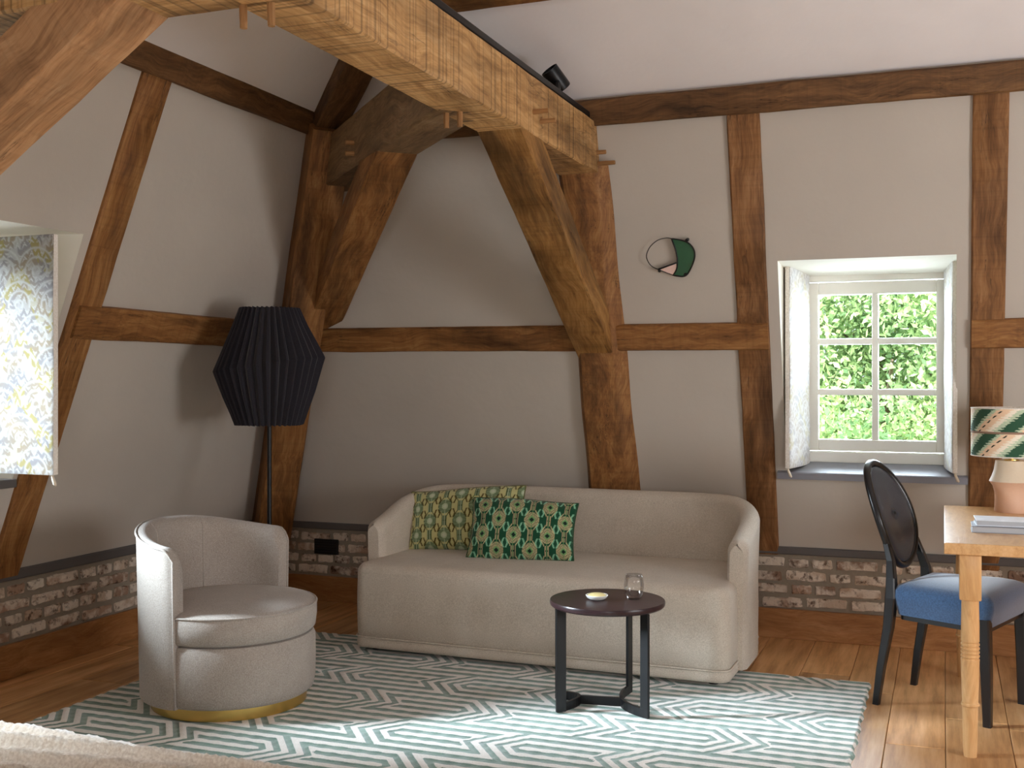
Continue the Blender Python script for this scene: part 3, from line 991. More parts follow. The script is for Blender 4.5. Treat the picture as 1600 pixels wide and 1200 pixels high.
# wrap-around back and arms
def u_path(x0, x1, yf, yb_, r, step=0.03):
    pts = []
    L1 = yb_ - r - yf
    n1 = int(L1 / step)
    for i in range(n1): pts.append((x0, yf + L1 * i / n1))
    for i in range(15): 
        a = PI - PI / 2 * i / 14
        pts.append((x0 + r + r * math.cos(a), yb_ - r + r * math.sin(a)))
    n2 = int((x1 - x0 - 2 * r) / 0.06)
    for i in range(1, n2): pts.append((x0 + r + (x1 - x0 - 2 * r) * i / n2, yb_))
    for i in range(15):
        a = PI / 2 - PI / 2 * i / 14
        pts.append((x1 - r + r * math.cos(a), yb_ - r + r * math.sin(a)))
    for i in range(1, n1 + 1): pts.append((x1, yb_ - r - L1 * i / n1))
    return pts
SH_T = 0.09
pts = u_path(-0.942 + SH_T / 2, 0.948 - SH_T / 2, -0.02, 0.60, 0.34)
secs = []
N = len(pts)
acc = [0.0]
for i in range(1, N): acc.append(acc[-1] + math.dist(pts[i], pts[i - 1]))
tot = acc[-1]
for i, (px_, py_) in enumerate(pts):
    a = pts[max(0, i - 1)]; b = pts[min(N - 1, i + 1)]
    tx, ty = b[0] - a[0], b[1] - a[1]
    l = math.hypot(tx, ty); tx /= l; ty /= l
    nx_, ny_ = -ty, tx      # outwards (left of travel) for this direction
    s = min(acc[i], tot - acc[i])
    top = 0.60 + 0.155 * smoothstep(-0.10, 0.62, s) 
    ef = 1 - max(0, 1 - s / 0.035) ** 2 * 0.35     # soften the arm ends
    h = SH_T / 2 * ef
    rr = 0.045
    topz = top - 0.03 * (1 - ef)
    sec = []
    prof = [(-h, 0.05), (-h, 0.2), (-h, 0.4), (-h, topz - rr)]
    for k in range(1, 6):
        a_ = PI / 2 * k / 6
        prof.append((-h + rr * (1 - math.cos(a_)), topz - rr + rr * math.sin(a_)))
    prof += [(0.0, topz)]
    for k in range(5, 0, -1):
        a_ = PI / 2 * k / 6
        prof.append((h - rr * (1 - math.cos(a_)), topz - rr + rr * math.sin(a_)))
    prof += [(h, topz - rr), (h, 0.4), (h, 0.2), (h, 0.05)]
    for u, z in prof:
        lean = 0.03 * (z - 0.4) * (1 if z > 0.4 else 0)
        sec.append((px_ + nx_ * (u + lean), py_ + ny_ * (u + lean), z))
    secs.append(sec)
bm = bm_new(); sweep(bm, secs)
o = obj('backrest', bm, M['sofa'], sofa); autosmooth(o, 50)
for fx, fy in ((-0.82, -0.13), (0.83, -0.13), (-0.82, 0.42), (0.83, 0.42)):
    bm = bm_new(); add_lathe(bm, [(0.022, 0.0124), (0.026, 0.05)], 12, (fx, fy, 0), True, True); obj('foot', bm, M['black_wood'], sofa)
sofa.rotation_euler = (0, 0, math.radians(-1.2))

# ------------------------------------------------------------------ cushions on the sofa
def cushion_colour(u, v, dark):
    c1 = 0.083; c2 = 0.147
    i = np.floor(u / c1 + 0.5)
    dx = u - i * c1
    vv = v + (i % 2) * c2 / 2
    j = np.floor(vv / c2 + 0.5)
    dy = vv - j * c2
    ax_, ay_ = np.abs(dx), np.abs(dy)
    if dark:
        base = np.array(lin(18, 76, 50)[:3]); line = np.array(lin(206, 196, 150)[:3]); dk = np.array(lin(14, 44, 34)[:3]); br = np.array(lin(132, 196, 160)[:3]); lg = np.array(lin(120, 170, 110)[:3])
    else:
        base = np.array(lin(206, 202, 142)[:3]); line = np.array(lin(150, 172, 134)[:3]); dk = np.array(lin(74, 92, 58)[:3]); br = np.array(lin(96, 82, 34)[:3]); lg = np.array(lin(190, 204, 170)[:3])
    out = np.empty(u.shape + (3,)); out[:] = base
    # zigzag brackets between the columns
    q_ = ((dy / (c2 / 2)) % 1.0)
    m = np.abs(ax_ - 0.027 - 0.015 * np.abs(q_ - 0.5) * 2) < 0.0042
    seg = (q_ > 0.2) & (q_ < 0.8)
    out[m & seg] = br
    # dark outlines of the columns
    wcol = 0.020 + 0.014 * np.cos(dy / c2 * 2 * PI)
    out[np.abs(ax_ - wcol) < 0.0025] = dk if not dark else line
    # capsules between medallions
    cy = c2 / 2 - ay_
    cap = (ax_ < 0.014) & (cy < 0.026)
    out[cap] = line * 0.85
    out[cap & (np.abs((ax_ * 220) % 1.0 - 0.5) < 0.22)] = dk
    out[cap & (cy < 0.003) & (ax_ < 0.008)] = dk
    # medallions
    oc = np.maximum(np.maximum(ax_, ay_ * 0.92), (ax_ + ay_) * 0.70)
    med = oc < 0.034
    out[med] = line
    strp = ((ax_ + ay_ * 0.999) * 150) % 1.0 < 0.42
    out[med & strp & (oc > 0.016)] = dk
    out[oc < 0.016] = lg
    out[(ax_ + ay_) < 0.012] = dk if dark else np.array(lin(206, 214, 190)[:3])
    out[(ax_ < 0.0016) & (oc > 0.018)] = lg
    return out
def throw_cushion(label, W, H, T, mw, dark, seed):
    root = empty('throw_cushion'); tag(root, label, 'cushion')
    root.matrix_world = mw
    n, k = 190, 120
    U, V = np.meshgrid(np.linspace(-1, 1, n), np.linspace(-1, 1, k))
    px_ = W / 2 * U * (1 - 0.055 * (1 - V ** 2) ** 1 * np.abs(U) ** 3) ; pz_ = H / 2 * V * (1 - 0.09 * (1 - U ** 2) * np.abs(V) ** 3)
    th = T / 2 * ((1 - np.abs(U) ** 2.6) * (1 - np.abs(V) ** 2.6)) ** 0.55
    rip = 0.004 * np.sin(U * 21 + seed) * np.abs(V) ** 4 + 0.003 * np.sin(V * 17 + seed) * np.abs(U) ** 4
    sag = 0.012 * np.sin(U * 2.3 + seed) * V
    for s in (1, -1):
        P = np.stack([px_, -s * (th + rip * (th > .004)), pz_ + sag], -1)
        if s < 0: P = P[:, ::-1]
        f = grid_mesh('front_panel' if s > 0 else 'back_panel', P, M['velvet_pattern'], root)
        col = cushion_colour(U * W / 2 + 0.013 * seed, V * H / 2 + 0.02 * seed, dark)
        if s < 0: col = col[:, ::-1]
        set_col(f.data, col.reshape(-1, 3))
    bm = bm_new()
    e = [(px_[0, i], 0, pz_[0, i] + sag[0, i]) for i in range(0, n, 4)] + [(px_[i, -1], 0, pz_[i, -1] + sag[i, -1]) for i in range(3, k, 4)] + \
        [(px_[-1, i], 0, pz_[-1, i] + sag[-1, i]) for i in range(n - 4, 0, -4)] + [(px_[i, 0], 0, pz_[i, 0] + sag[i, 0]) for i in range(k - 4, 2, -4)]
    add_tube(bm, e, 0.004, 6, True)
    obj('piping', bm, simple('cushion_edge_%d' % seed, lin(46, 78, 52) if dark else lin(116, 118, 76), 0.9), root, True)
    return root
def cush_matrix(loc_, rz, tilt, roll):
    return Matrix.Translation(loc_) @ Matrix.Rotation(rz, 4, 'Z') @ Matrix.Rotation(tilt, 4, 'X') @ Matrix.Rotation(roll, 4, 'Y')
throw_cushion('olive and cream patterned cushion leaning on the sofa back, behind the dark one', 0.63, 0.335, 0.15, cush_matrix((-2.31, 5.37, 0.597), math.radians(4), math.radians(-20), math.radians(-4)), False, 1)
throw_cushion('dark green geometric cushion in front of the olive one on the sofa', 0.535, 0.31, 0.14, cush_matrix((-1.93, 5.18, 0.584), math.radians(8), math.radians(-22), math.radians(1)), True, 2)

# ------------------------------------------------------------------ armchair
ac = empty('armchair', (-2.731, 3.900, 0.0), math.radians(-4.5))
tag(ac, 'round beige tub armchair with a brass base ring on the rug', 'armchair')
bm = bm_new()
add_lathe(bm, [(0.30, 0.0124), (0.309, 0.0128), (0.310, 0.058), (0.30, 0.060)], 64, (0, 0, 0), True, True)
o = obj('base_ring', bm, M['brass'], ac); autosmooth(o, 40); o['label'] = 'brass base ring'
bm = bm_new()
add_lathe(bm, [(0.30, 0.058), (0.325, 0.060), (0.338, 0.072), (0.345, 0.11), (0.347, 0.2), (0.345, 0.275), (0.335, 0.296), (0.30, 0.302)], 64, (0, 0, 0), True, True)
o = obj('seat_base', bm, M['chair'], ac); autosmooth(o, 50)
bm = bm_new()
add_lathe(bm, [(0.29, 0.300), (0.332, 0.303), (0.345, 0.315), (0.351, 0.36), (0.351, 0.402), (0.344, 0.414), (0.325, 0.424), (0.25, 0.437), (0.14, 0.445), (0.01, 0.447)], 64, (0, 0, 0), True, True)
sc_ = obj('seat_cushion', bm, M['chair'], ac); autosmooth(sc_, 60)
bm = bm_new(); add_tube(bm, [(0.3495 * math.cos(2 * PI * i / 72), 0.3495 * math.sin(2 * PI * i / 72), 0.411) for i in range(72)], 0.0048, 6, True)
obj('piping', bm, M['chair'], sc_, True)
HALF = math.radians(86.5)
secs = []; pip_o = []; 
NS = 60
for i in range(NS + 1):
    t = i / NS
    a = HALF + (2 * PI - 2 * HALF) * t
    s = min(t, 1 - t) * 2
    top = 0.672 + 0.062 * smoothstep(0.0, 0.9, s)
    arc = min(t, 1 - t) * (2 * PI - 2 * HALF) * 0.36
    ef = 1 - max(0, 1 - arc / 0.045) ** 2 * 0.22
    sec = []
    ro0, ro1 = 0.352, 0.366
    ri0, ri1 = 0.278, 0.298
    topz = top - 0.045 * max(0, 1 - arc / 0.05) ** 2
    def R(u, z):
        k = (z - 0.06) / 0.66
        ro = ro0 + (ro1 - ro0) * k; ri = ri0 + (ri1 - ri0) * k
        mid = (ro + ri) / 2; hw = (ro - ri) / 2 * ef
        return mid + u * hw
    prof = [(1, 0.06), (1, 0.2), (1, 0.4), (1, 0.55), (1, topz - 0.012)]
    prof += [(0.93, topz - 0.002), (0.7, topz + 0.004), (0.2, topz + 0.006), (-0.3, topz + 0.001), (-0.7, topz - 0.012), (-0.93, topz - 0.032), (-1, topz - 0.06)]
    prof += [(-1, 0.5), (-1, 0.4), (-1, 0.25), (-1, 0.06)]
    for u, z in prof:
        r = R(u, z)
        sec.append((r * math.cos(a), r * math.sin(a), z))
    secs.append(sec)
bm = bm_new(); sweep(bm, secs)
shell = obj('backrest', bm, M['chair'], ac); autosmooth(shell, 60)
# piping along the outer seam: up the ends and over the top
seam = [secs[0][k] for k in range(0, 5)] + [s[5] for s in secs] + [secs[-1][k] for k in range(4, -1, -1)]
bm = bm_new(); add_tube(bm, [Vector((p[0] * 1.008, p[1] * 1.008, p[2] + 0.002)) for p in seam], 0.0052, 6); obj('piping', bm, M['chair'], shell, True)
for t in (0.36, 0.64):
    i = int(t * NS)
    bm = bm_new(); add_tube(bm, [secs[i][k] for k in range(8, 14)], 0.0022, 5); obj('seam', bm, M['chair'], shell, True)

# ------------------------------------------------------------------ side table with glass and dish
TC = Vector((-1.263, 4.367, 0.0)); TZ = 0.44
st = empty('side_table', TC); tag(st, 'small round dark wood side table with black metal legs on the rug', 'table')
bm = bm_new()
add_lathe(bm, [(0.0, TZ - 0.024), (0.224, TZ - 0.024), (0.230, TZ - 0.018), (0.2315, TZ - 0.006), (0.229, TZ), (0.0, TZ)], 72)
o = obj('tabletop', bm, M['wenge'], st); autosmooth(o, 35)
legs = [Vector((-1.42, 4.21, 0)) - TC, Vector((-1.494, 4.392, 0)) - TC, Vector((-1.082, 4.264, 0)) - TC, Vector((-1.225, 4.585, 0)) - TC]
legs = [l_.normalized() * 0.208 for l_ in legs]
RZ = 0.0124
def flat_bar(p, tdir, w, th, z0, z1):
    bm = bm_new()
    t = Vector(tdir).normalized(); n_ = Vector((-t.y, t.x, 0))
    m = Matrix((t, n_, Vector((0, 0, 1)))).transposed().to_4x4(); m.translation = Vector((p.x, p.y, 0))
    add_box(bm, (-w / 2, -th / 2, z0), (w / 2, th / 2, z1), 0.0015, 1)
    for v_ in bm.verts: v_.co = m @ v_.co
    return bm
hubs = [Vector((-0.115, -0.01, 0)), Vector((0.055, 0.015, 0))]
for i, l_ in enumerate(legs):
    rad = l_.normalized()
    obj('leg', flat_bar(l_, rad, 0.042, 0.012, RZ, TZ - 0.024), M['black_metal'], st)
def band(pts, h, th, z0):
    bm = bm_new(); secs_ = []
    for i, p in enumerate(pts):
        a_ = pts[max(0, i - 1)]; b_ = pts[min(len(pts) - 1, i + 1)]
        t = (b_ - a_).normalized(); n_ = Vector((-t.y, t.x, 0)) * th / 2
        secs_.append([p - n_ + Vector((0, 0, z0)), p + n_ + Vector((0, 0, z0)), p + n_ + Vector((0, 0, z0 + h)), p - n_ + Vector((0, 0, z0 + h))])
    sweep(bm, secs_)
    return bm
def bez(a, b, c, n=14):
    return [a * (1 - t) ** 2 + b * 2 * t * (1 - t) + c * t * t for t in [i / n for i in range(n + 1)]]
obj('base_arc', band(bez(legs[0], hubs[0] * 2 - (legs[0] + legs[1]) / 2, legs[1]), 0.034, 0.012, RZ), M['black_metal'], st)
obj('base_arc', band(bez(legs[2], hubs[1] * 2 - (legs[2] + legs[3]) / 2, legs[3]), 0.034, 0.012, RZ), M['black_metal'], st)
obj('stretcher', band([hubs[0], hubs[1]], 0.034, 0.012, RZ), M['black_metal'], st)

ds = empty('small_dish', (-1.30, 4.345, TZ)); tag(ds, 'little white dish with pale yellow contents on the side table', 'dish')
bm = bm_new(); add_lathe(bm, [(0.0, 0.001), (0.028, 0.001), (0.040, 0.009), (0.045, 0.018), (0.043, 0.020), (0.036, 0.012), (0.0, 0.009)], 36); autosmooth(obj('bowl', bm, M['white_ceramic'], ds), 50)
bm = bm_new(); add_lathe(bm, [(0.036, 0.012), (0.036, 0.019), (0.028, 0.024), (0.0, 0.025)], 30); autosmooth(obj('wax', bm, M['soap'], ds), 50)
gl = empty('tumbler', (-1.163, 4.405, TZ)); tag(gl, 'clear stemless drinking glass standing on the side table', 'glass')
bm = bm_new()
outer = [(0.0, 0.0), (0.022, 0.0), (0.027, 0.003), (0.035, 0.02), (0.040, 0.04), (0.0405, 0.058), (0.038, 0.078), (0.034, 0.100)]
inner = [(0.0328, 0.100), (0.0366, 0.078), (0.039, 0.058), (0.0385, 0.04), (0.0335, 0.022), (0.024, 0.009), (0.0, 0.008)]
add_lathe(bm, outer + inner, 48)
bmesh.ops.remove_doubles(bm, verts=bm.verts[:], dist=1e-5)
o = obj('glass_wall', bm, M['glass'], gl, True)

# ------------------------------------------------------------------ floor lamp
fl = empty('floor_lamp', (-3.11, 4.77, 0.0)); tag(fl, 'tall black floor lamp with a pleated faceted shade behind the armchair', 'lamp')
bm = bm_new(); add_lathe(bm, [(0.0, 0.0), (0.14, 0.0), (0.142, 0.006), (0.138, 0.016), (0.02, 0.02), (0.0, 0.02)], 40); autosmooth(obj('base', bm, M['black_metal'], fl), 40)
bm = bm_new(); add_tube(bm, [(0, 0, 0.015), (0, 0, 0.7), (0, 0, 1.55)], 0.011, 14); autosmooth(obj('pole', bm, M['black_metal'], fl), 40)
bm = bm_new()
NP = 36
ra = math.cos(YAW), math.sin(YAW)
secs = []
def shade_ring(r, z, tiltz):
    out = []
    for i in range(NP * 4):
        a_ = 2 * PI * i / (NP * 4)
        k = i % 4
        f = (1.0, 0.985, 0.90, 0.95)[k]
        x_, y_ = math.cos(a_), math.sin(a_)
        sx = x_ * ra[0] + y_ * ra[1]
        jit = 0.003 * math.sin(i * 1.7) if abs(tiltz) < 1e-6 else 0
        out.append((r * f * x_, r * f * y_, z + tiltz * sx + jit))
    return out
Zb, Zm, Zt = 1.098, 1.392, 1.672
ring_spec = [(0.168, Zb, 0), (0.19, Zb + 0.06, 0.007), (0.225, Zb + 0.15, 0.017), (0.262, Zm - 0.03, 0.034), (0.272, Zm, 0.036), (0.268, Zm + 0.012, 0.036), (0.232, Zm + 0.09, 0.026), (0.19, Zm + 0.18, 0.012), (0.148, Zt, 0)]
secs = [shade_ring(*s) for s in ring_spec]
sweep(bm, secs, False)
inner = [[(p[0] * 0.96, p[1] * 0.96, p[2]) for p in s] for s in secs]
sweep(bm, inner, False)
sh = obj('lamp_shade', bm, M['lamp_fabric'], fl)
bm = bm_new()
for z, r in ((Zt - .01, 0.135), (Zb + .01, 0.155)):
    add_tube(bm, [(r * math.cos(2 * PI * i / 40), r * math.sin(2 * PI * i / 40), z) for i in range(40)], 0.003, 6, True)
    for k in range(3):
        a_ = k * 2 * PI / 3
        add_tube(bm, [(0, 0, z), (r * math.cos(a_), r * math.sin(a_), z)], 0.0025, 5)
o = obj('shade_frame', bm, M['black_metal'], sh); o['kind'] = 'stuff'

# ------------------------------------------------------------------ wall ornament
wa = empty('wall_ornament', back_pt(-1.242, 1.923, 0.0)); tag(wa, 'round wire wall ornament with a green panel and small pink triangle', 'wall decoration')
F_, CYI, HC = 1762.0, 590.0, 1.33
cphi, sphi = math.cos(YAW), math.sin(YAW)
def orn(pts):       # outline given in ornament units -> (X, z) offsets on the leaning wall
    out = []
    s = 0.285 / 1000.0 * 0.9
    for x_, y_ in pts:
        dx = (x_ - 745) * s * 1.12
        dz = -(y_ - 640) * s - dx * 0.02
        p = back_pt(-1.242 + dx, 1.923 + dz, 0.028) - back_pt(-1.242, 1.923, 0.0)
        out.append(p)
    return out
def smooth_curve(pts, n=6):
    P_ = [Vector(p) for p in pts]; out = []
    for i in range(len(P_) - 1):
        p0 = P_[max(0, i - 1)]; p1 = P_[i]; p2 = P_[i + 1]; p3 = P_[min(len(P_) - 1, i + 2)]
        for k in range(n):
            t = k / n
            out.append(0.5 * ((2 * p1) + (p2 - p0) * t + (2 * p0 - 5 * p1 + 4 * p2 - p3) * t * t + (3 * p1 - p0 - 3 * p2 + p3) * t ** 3))
    out.append(P_[-1]); return out
arcp = orn([(790, 300), (700, 286), (560, 320), (430, 420), (355, 540), (337, 640), (370, 740), (430, 810), (525, 860)])
bm = bm_new(); add_tube(bm, smooth_curve(arcp), 0.0022, 6); obj('wire_ring', bm, M['black_metal'], wa, True)
gp = orn([(790, 300), (900, 320), (1040, 365), (1125, 440), (1165, 540), (1160, 660), (1110, 800), (1040, 930), (980, 985), (900, 995), (775, 970)])
gl_ = orn([(775, 970), (845, 850), (866, 700), (862, 600), (840, 470), (790, 300)])
def plate(pts, th):
    bm = bm_new()
    f = [bm.verts.new(p) for p in pts]; b_ = [bm.verts.new(p - NB * th) for p in pts]
    n_ = len(pts)
    bm.faces.new(f); bm.faces.new(b_[::-1])
    for i in range(n_): bm.faces.new((f[i], f[(i + 1) % n_], b_[(i + 1) % n_], b_[i]))
    return bm
loop = smooth_curve(gp, 4)[:-1] + smooth_curve(gl_, 4)[:-1]
o = obj('green_panel', plate(loop, 0.005), M['green_glass'], wa); o['label'] = 'green panel'
bm = bm_new(); add_tube(bm, [p + NB * 0.002 for p in loop], 0.0036, 6, True); obj('rim', bm, M['black_metal'], o, True)
tri = orn([(545, 868), (842, 760), (845, 850), (775, 968)])
o = obj('pink_panel', plate(tri, 0.004), M['pink_mirror'], wa); o['label'] = 'small pale pink triangle'
bm = bm_new(); add_tube(bm, orn([(520, 858), (845, 745)]), 0.0038, 6); obj('wire_bar', bm, M['black_metal'], wa, True)
bm = bm_new(); add_tube(bm, orn([(530, 868), (775, 970)]), 0.002, 6); obj('wire_bar', bm, M['black_metal'], wa, True)
for q in ((1045, 340), (990, 960), (545, 885)):
    p = orn([q])[0]
    bm = bm_new(); add_tube(bm, [p - NB * 0.030, p + NB * 0.004, p + NB * 0.007], [0.008, 0.008, 0.005], 10); obj('pin', bm, M['black_metal'], wa)

# ------------------------------------------------------------------ desk
dk = empty('desk', (0.0, 4.23, 0.0)); tag(dk, 'pale oak writing desk with turned legs beside the window', 'desk')
DW, DL, DZ = 0.72, 1.24, 0.752
bm = bm_new(); add_box(bm, (-DL, 0.0, DZ - 0.04), (0.0, DW, DZ), 0.003, 2)
o = obj('desktop', bm, M['desk_oak'], dk); o.rotation_euler = (0, 0, -PI / 2)   # grain along the desk
def turned_leg(x_, y_):
    bm = bm_new()
    prof = [(0.030, 0.0), (0.033, 0.03), (0.0365, 0.17), (0.037, 0.176), (0.0425, 0.180), (0.0425, 0.187), (0.037, 0.191), (0.040, 0.25), (0.0425, 0.335)]
    z = 0.335
    for k in range(5):
        prof += [(0.0435, z + 0.002), (0.0435, z + 0.008), (0.0385, z + 0.0105), (0.0385, z + 0.0125)]
        z += 0.0135
    prof += [(0.0425, z + 0.002), (0.042, 0.47), (0.040, 0.545), (0.043, 0.552)]
    add_lathe(bm, [(r_ * 0.72, z_) for r_, z_ in prof], 32, (0, 0, 0), True, True)
    for v_ in bm.verts: v_.co = Vector((v_.co.z, v_.co.y, -v_.co.x))
    add_box(bm, (0.552, -0.036, -0.036), (DZ - 0.04, 0.036, 0.036), 0.004, 2)
    o = obj('leg', bm, M['desk_oak'], dk)
    o.matrix_local = Matrix(((0, 0, -1, x_), (0, 1, 0, y_), (1, 0, 0, 0), (0, 0, 0, 1)))
    autosmooth(o, 30)
for x_, y_ in ((0.086, 0.046), (0.078, 1.17), (0.63, 0.046), (0.63, 1.17)):
    turned_leg(x_, y_)

# ------------------------------------------------------------------ desk lamp
tl = empty('desk_lamp', (0.272, 5.30, DZ)); tag(tl, 'table lamp with a green and cream ikat drum shade on the desk', 'lamp')
bm = bm_new(); add_lathe(bm, [(0.0, 0.0), (0.068, 0.0), (0.070, 0.004), (0.068, 0.05), (0.069, 0.085), (0.076, 0.112), (0.090, 0.132)], 48)
autosmooth(obj('base', bm, M['ceramic_low'], tl), 40)
bm = bm_new(); add_lathe(bm, [(0.0905, 0.132), (0.080, 0.155), (0.071, 0.182), (0.067, 0.21), (0.065, 0.222), (0.0, 0.222)], 48)
o = obj('base_top', bm, M['ceramic_top'], tl); autosmooth(o, 40); o['label'] = 'paler sand-coloured upper half'
bm = bm_new(); add_lathe(bm, [(0.03, 0.222), (0.03, 0.227), (0.009, 0.228), (0.009, 0.30), (0.0, 0.30)], 20); autosmooth(obj('neck', bm, M['brass'], tl), 40)
def ikat(u, v):
    u = u + 0.06
    half = (v > 0.5).astype(float)
    vv = (v - 0.5 * half) * 2
    b = (u * 5.2 - vv * 0.62 + 0.10 * half)
    jag = 0.06 * (np.abs(((vv * 9.0) % 1.0) - 0.5) * 2) + 0.03 * np.sin(vv * 70)
    t = (b + jag) % 1.0
    green = np.array(lin(52, 88, 66)[:3]); dk_ = np.array(lin(36, 44, 36)[:3]); peach = np.array(lin(238, 206, 172)[:3]); pale = np.array(lin(190, 206, 176)[:3]); cream = np.array(lin(244, 234, 214)[:3])
    out = np.empty(u.shape + (3,)); out[:] = cream
    out[t < 0.34] = green
    out[(t >= 0.34) & (t < 0.43)] = pale
    out[(t >= 0.43) & (t < 0.72)] = peach
    spots = (np.abs(((b + 0.06) % 1.0) - 0.57) < 0.022) & (((vv * 5.0) % 1.0) < 0.55)
    out[spots] = dk_
    out[(t >= 0.86)] = pale
    seam = np.abs(v - 0.5) < 0.018
    out[seam] = np.array(lin(150, 122, 104)[:3])
    return out
nu, nv = 320, 90
Z_, A_ = np.meshgrid(np.linspace(0, 1, nv), np.linspace(0, 2 * PI, nu), indexing='ij')
R_ = 0.163 + 0.0015 * (np.abs(Z_ - 0.5) < 0.02)
H0, H1 = 0.243, 0.447
P = np.stack([R_ * np.cos(A_), R_ * np.sin(A_), H0 + (H1 - H0) * Z_], -1)
sh = grid_mesh('lamp_shade', P, M['pattern'], tl)
set_col(sh.data, ikat((A_ / (2 * PI)), Z_).reshape(-1, 3))
bm = bm_new(); add_lathe(bm, [(0.160, H0), (0.160, H1)], 48); obj('shade_lining', bm, M['linen'], sh, True)
for z in (H0, H1):
    bm = bm_new(); add_tube(bm, [(0.1625 * math.cos(2 * PI * i / 64), 0.1625 * math.sin(2 * PI * i / 64), z) for i in range(64)], 0.0025, 6, True); obj('trim', bm, M['linen'], sh, True)
bm = bm_new(); 
for k in range(3):
    a_ = k * 2 * PI / 3 + .4
    add_tube(bm, [(0, 0, 0.295), (0.161 * math.cos(a_), 0.161 * math.sin(a_), 0.30)], 0.002, 5)
obj('spider', bm, M['brass'], sh)

# ------------------------------------------------------------------ books on the desk
def book(name, label, x0, x1, y0, y1, z0, th, cover, over=0.004):
    root = empty(name, (x0, y0, z0)); tag(root, label, 'book', 'magazines on the desk')
    w, l = x1 - x0, y1 - y0
    bm = bm_new(); add_box(bm, (0, 0, 0), (w, l, 0.0022), 0.0006, 1); add_box(bm, (0, 0, th - 0.0022), (w, l, th), 0.0006, 1); add_box(bm, (w - 0.003, 0, 0.0022), (w, l, th - 0.0022))
    obj('cover', bm, cover, root)
    bm = bm_new(); add_box(bm, (over, over, 0.0022), (w - 0.004, l - over, th - 0.0022))
    for k in range(int(th / 0.004) - 1):
        zz = 0.004 + k * 0.004
        add_box(bm, (over - 0.0006, over - 0.0006, zz), (w - 0.004, l - over + .0006, zz + 0.0018))
    obj('pages', bm, M['paper'], root)
    return root
book('book', 'grey-edged book at the bottom of the pair on the desk', 0.096, 0.36, 4.545, 4.70, DZ, 0.024, M['cover_grey'])
b2 = book('book', 'pale-covered book lying on top of the grey-edged book on the desk', 0.112, 0.37, 4.56, 4.715, DZ + 0.0242, 0.021, M['cover_white'])
b2.rotation_euler = (0, 0, math.radians(2))

# ------------------------------------------------------------------ dining chair
R1, R2 = Vector((-0.258, 4.82, 0)), Vector((-0.122, 5.185, 0))
side = (R2 - R1).normalized()
fwd = Vector((side.y, -side.x, 0))
mid = (R1 + R2) / 2
rz = math.atan2(fwd.y, fwd.x)
dc = empty('dining_chair', mid, rz); tag(dc, 'black oval-back dining chair with a blue velvet seat at the desk', 'chair')
HW = (R2 - R1).length / 2      # half width at the rear legs; local x forward, local y to the far side
def chair_leg(pts, rs, square=False):
    bm = bm_new(); add_tube(bm, pts, rs, 4 if square else 10)
    return bm
def sq_leg(pts, ws):
    secs_ = []
    for p, w in zip(pts, ws):
        h = w / 2; c = h * 0.25
        x_, y_, z_ = p
        secs_.append([(x_ - h + c, y_ - h, z_), (x_ + h - c, y_ - h, z_), (x_ + h, y_ - h + c, z_), (x_ + h, y_ + h - c, z_), (x_ + h - c, y_ + h, z_), (x_ - h + c, y_ + h, z_), (x_ - h, y_ + h - c, z_), (x_ - h, y_ - h + c, z_)])
    bm = bm_new(); sweep(bm, secs_); return bm
tb = math.tan(math.radians(13))
for s in (-1, 1):
    y_ = s * HW
    pts = [(-0.0, y_, 0.0), (0.02, y_ * 0.99, 0.15), (0.05, y_ * 0.97, 0.32), (0.06, y_ * 0.95, 0.44), (0.058, y_ * 0.92, 0.52), (0.045, y_ * 0.80, 0.585), (0.020, y_ * 0.74, 0.66)]
    obj('leg', sq_leg(pts, [0.026, 0.032, 0.038, 0.042, 0.036, 0.03, 0.024]), M['black_wood'], dc)
    pts = [(0.445, s * 0.205, 0.0), (0.442, s * 0.208, 0.2), (0.435, s * 0.212, 0.41)]
    obj('leg', sq_leg(pts, [0.030, 0.038, 0.046]), M['black_wood'], dc)
# seat frame + velvet cushion (wider at the front)
def seat_ring(ins, z, n=7):
    pts = []
    cs = [(0.465 - ins, 0.235 - ins), (0.066 + ins, 0.197 - ins)]
    r = max(0.035 - ins * 0.3, 0.02)
    corners = [(cs[0][0], -cs[0][1]), (cs[0][0], cs[0][1]), (cs[1][0], cs[1][1]), (cs[1][0], -cs[1][1])]
    for (cx, cy), a0 in zip(corners, (-90, 0, 90, 180)):
        ox = cx - math.copysign(r, cx - 0.2); oy = cy - math.copysign(r, cy)
        for i in range(n + 1):
            a_ = math.radians(a0 + 90 * i / n)
            pts.append((ox + r * math.cos(a_), oy + r * math.sin(a_), z))
    return pts
bm = bm_new(); sweep(bm, [seat_ring(0.012, 0.375), seat_ring(0.006, 0.40), seat_ring(0.0, 0.42), seat_ring(-0.006, 0.45), seat_ring(-0.002, 0.475), seat_ring(0.012, 0.492), seat_ring(0.035, 0.503), seat_ring(0.08, 0.513), seat_ring(0.14, 0.518)])
o = obj('seat', bm, M['velvet'], dc); autosmooth(o, 60); o['label'] = 'blue velvet seat'
bm = bm_new(); sweep(bm, [seat_ring(0.02, 0.355), seat_ring(0.02, 0.378)]); obj('seat_frame', bm, M['black_wood'], dc)
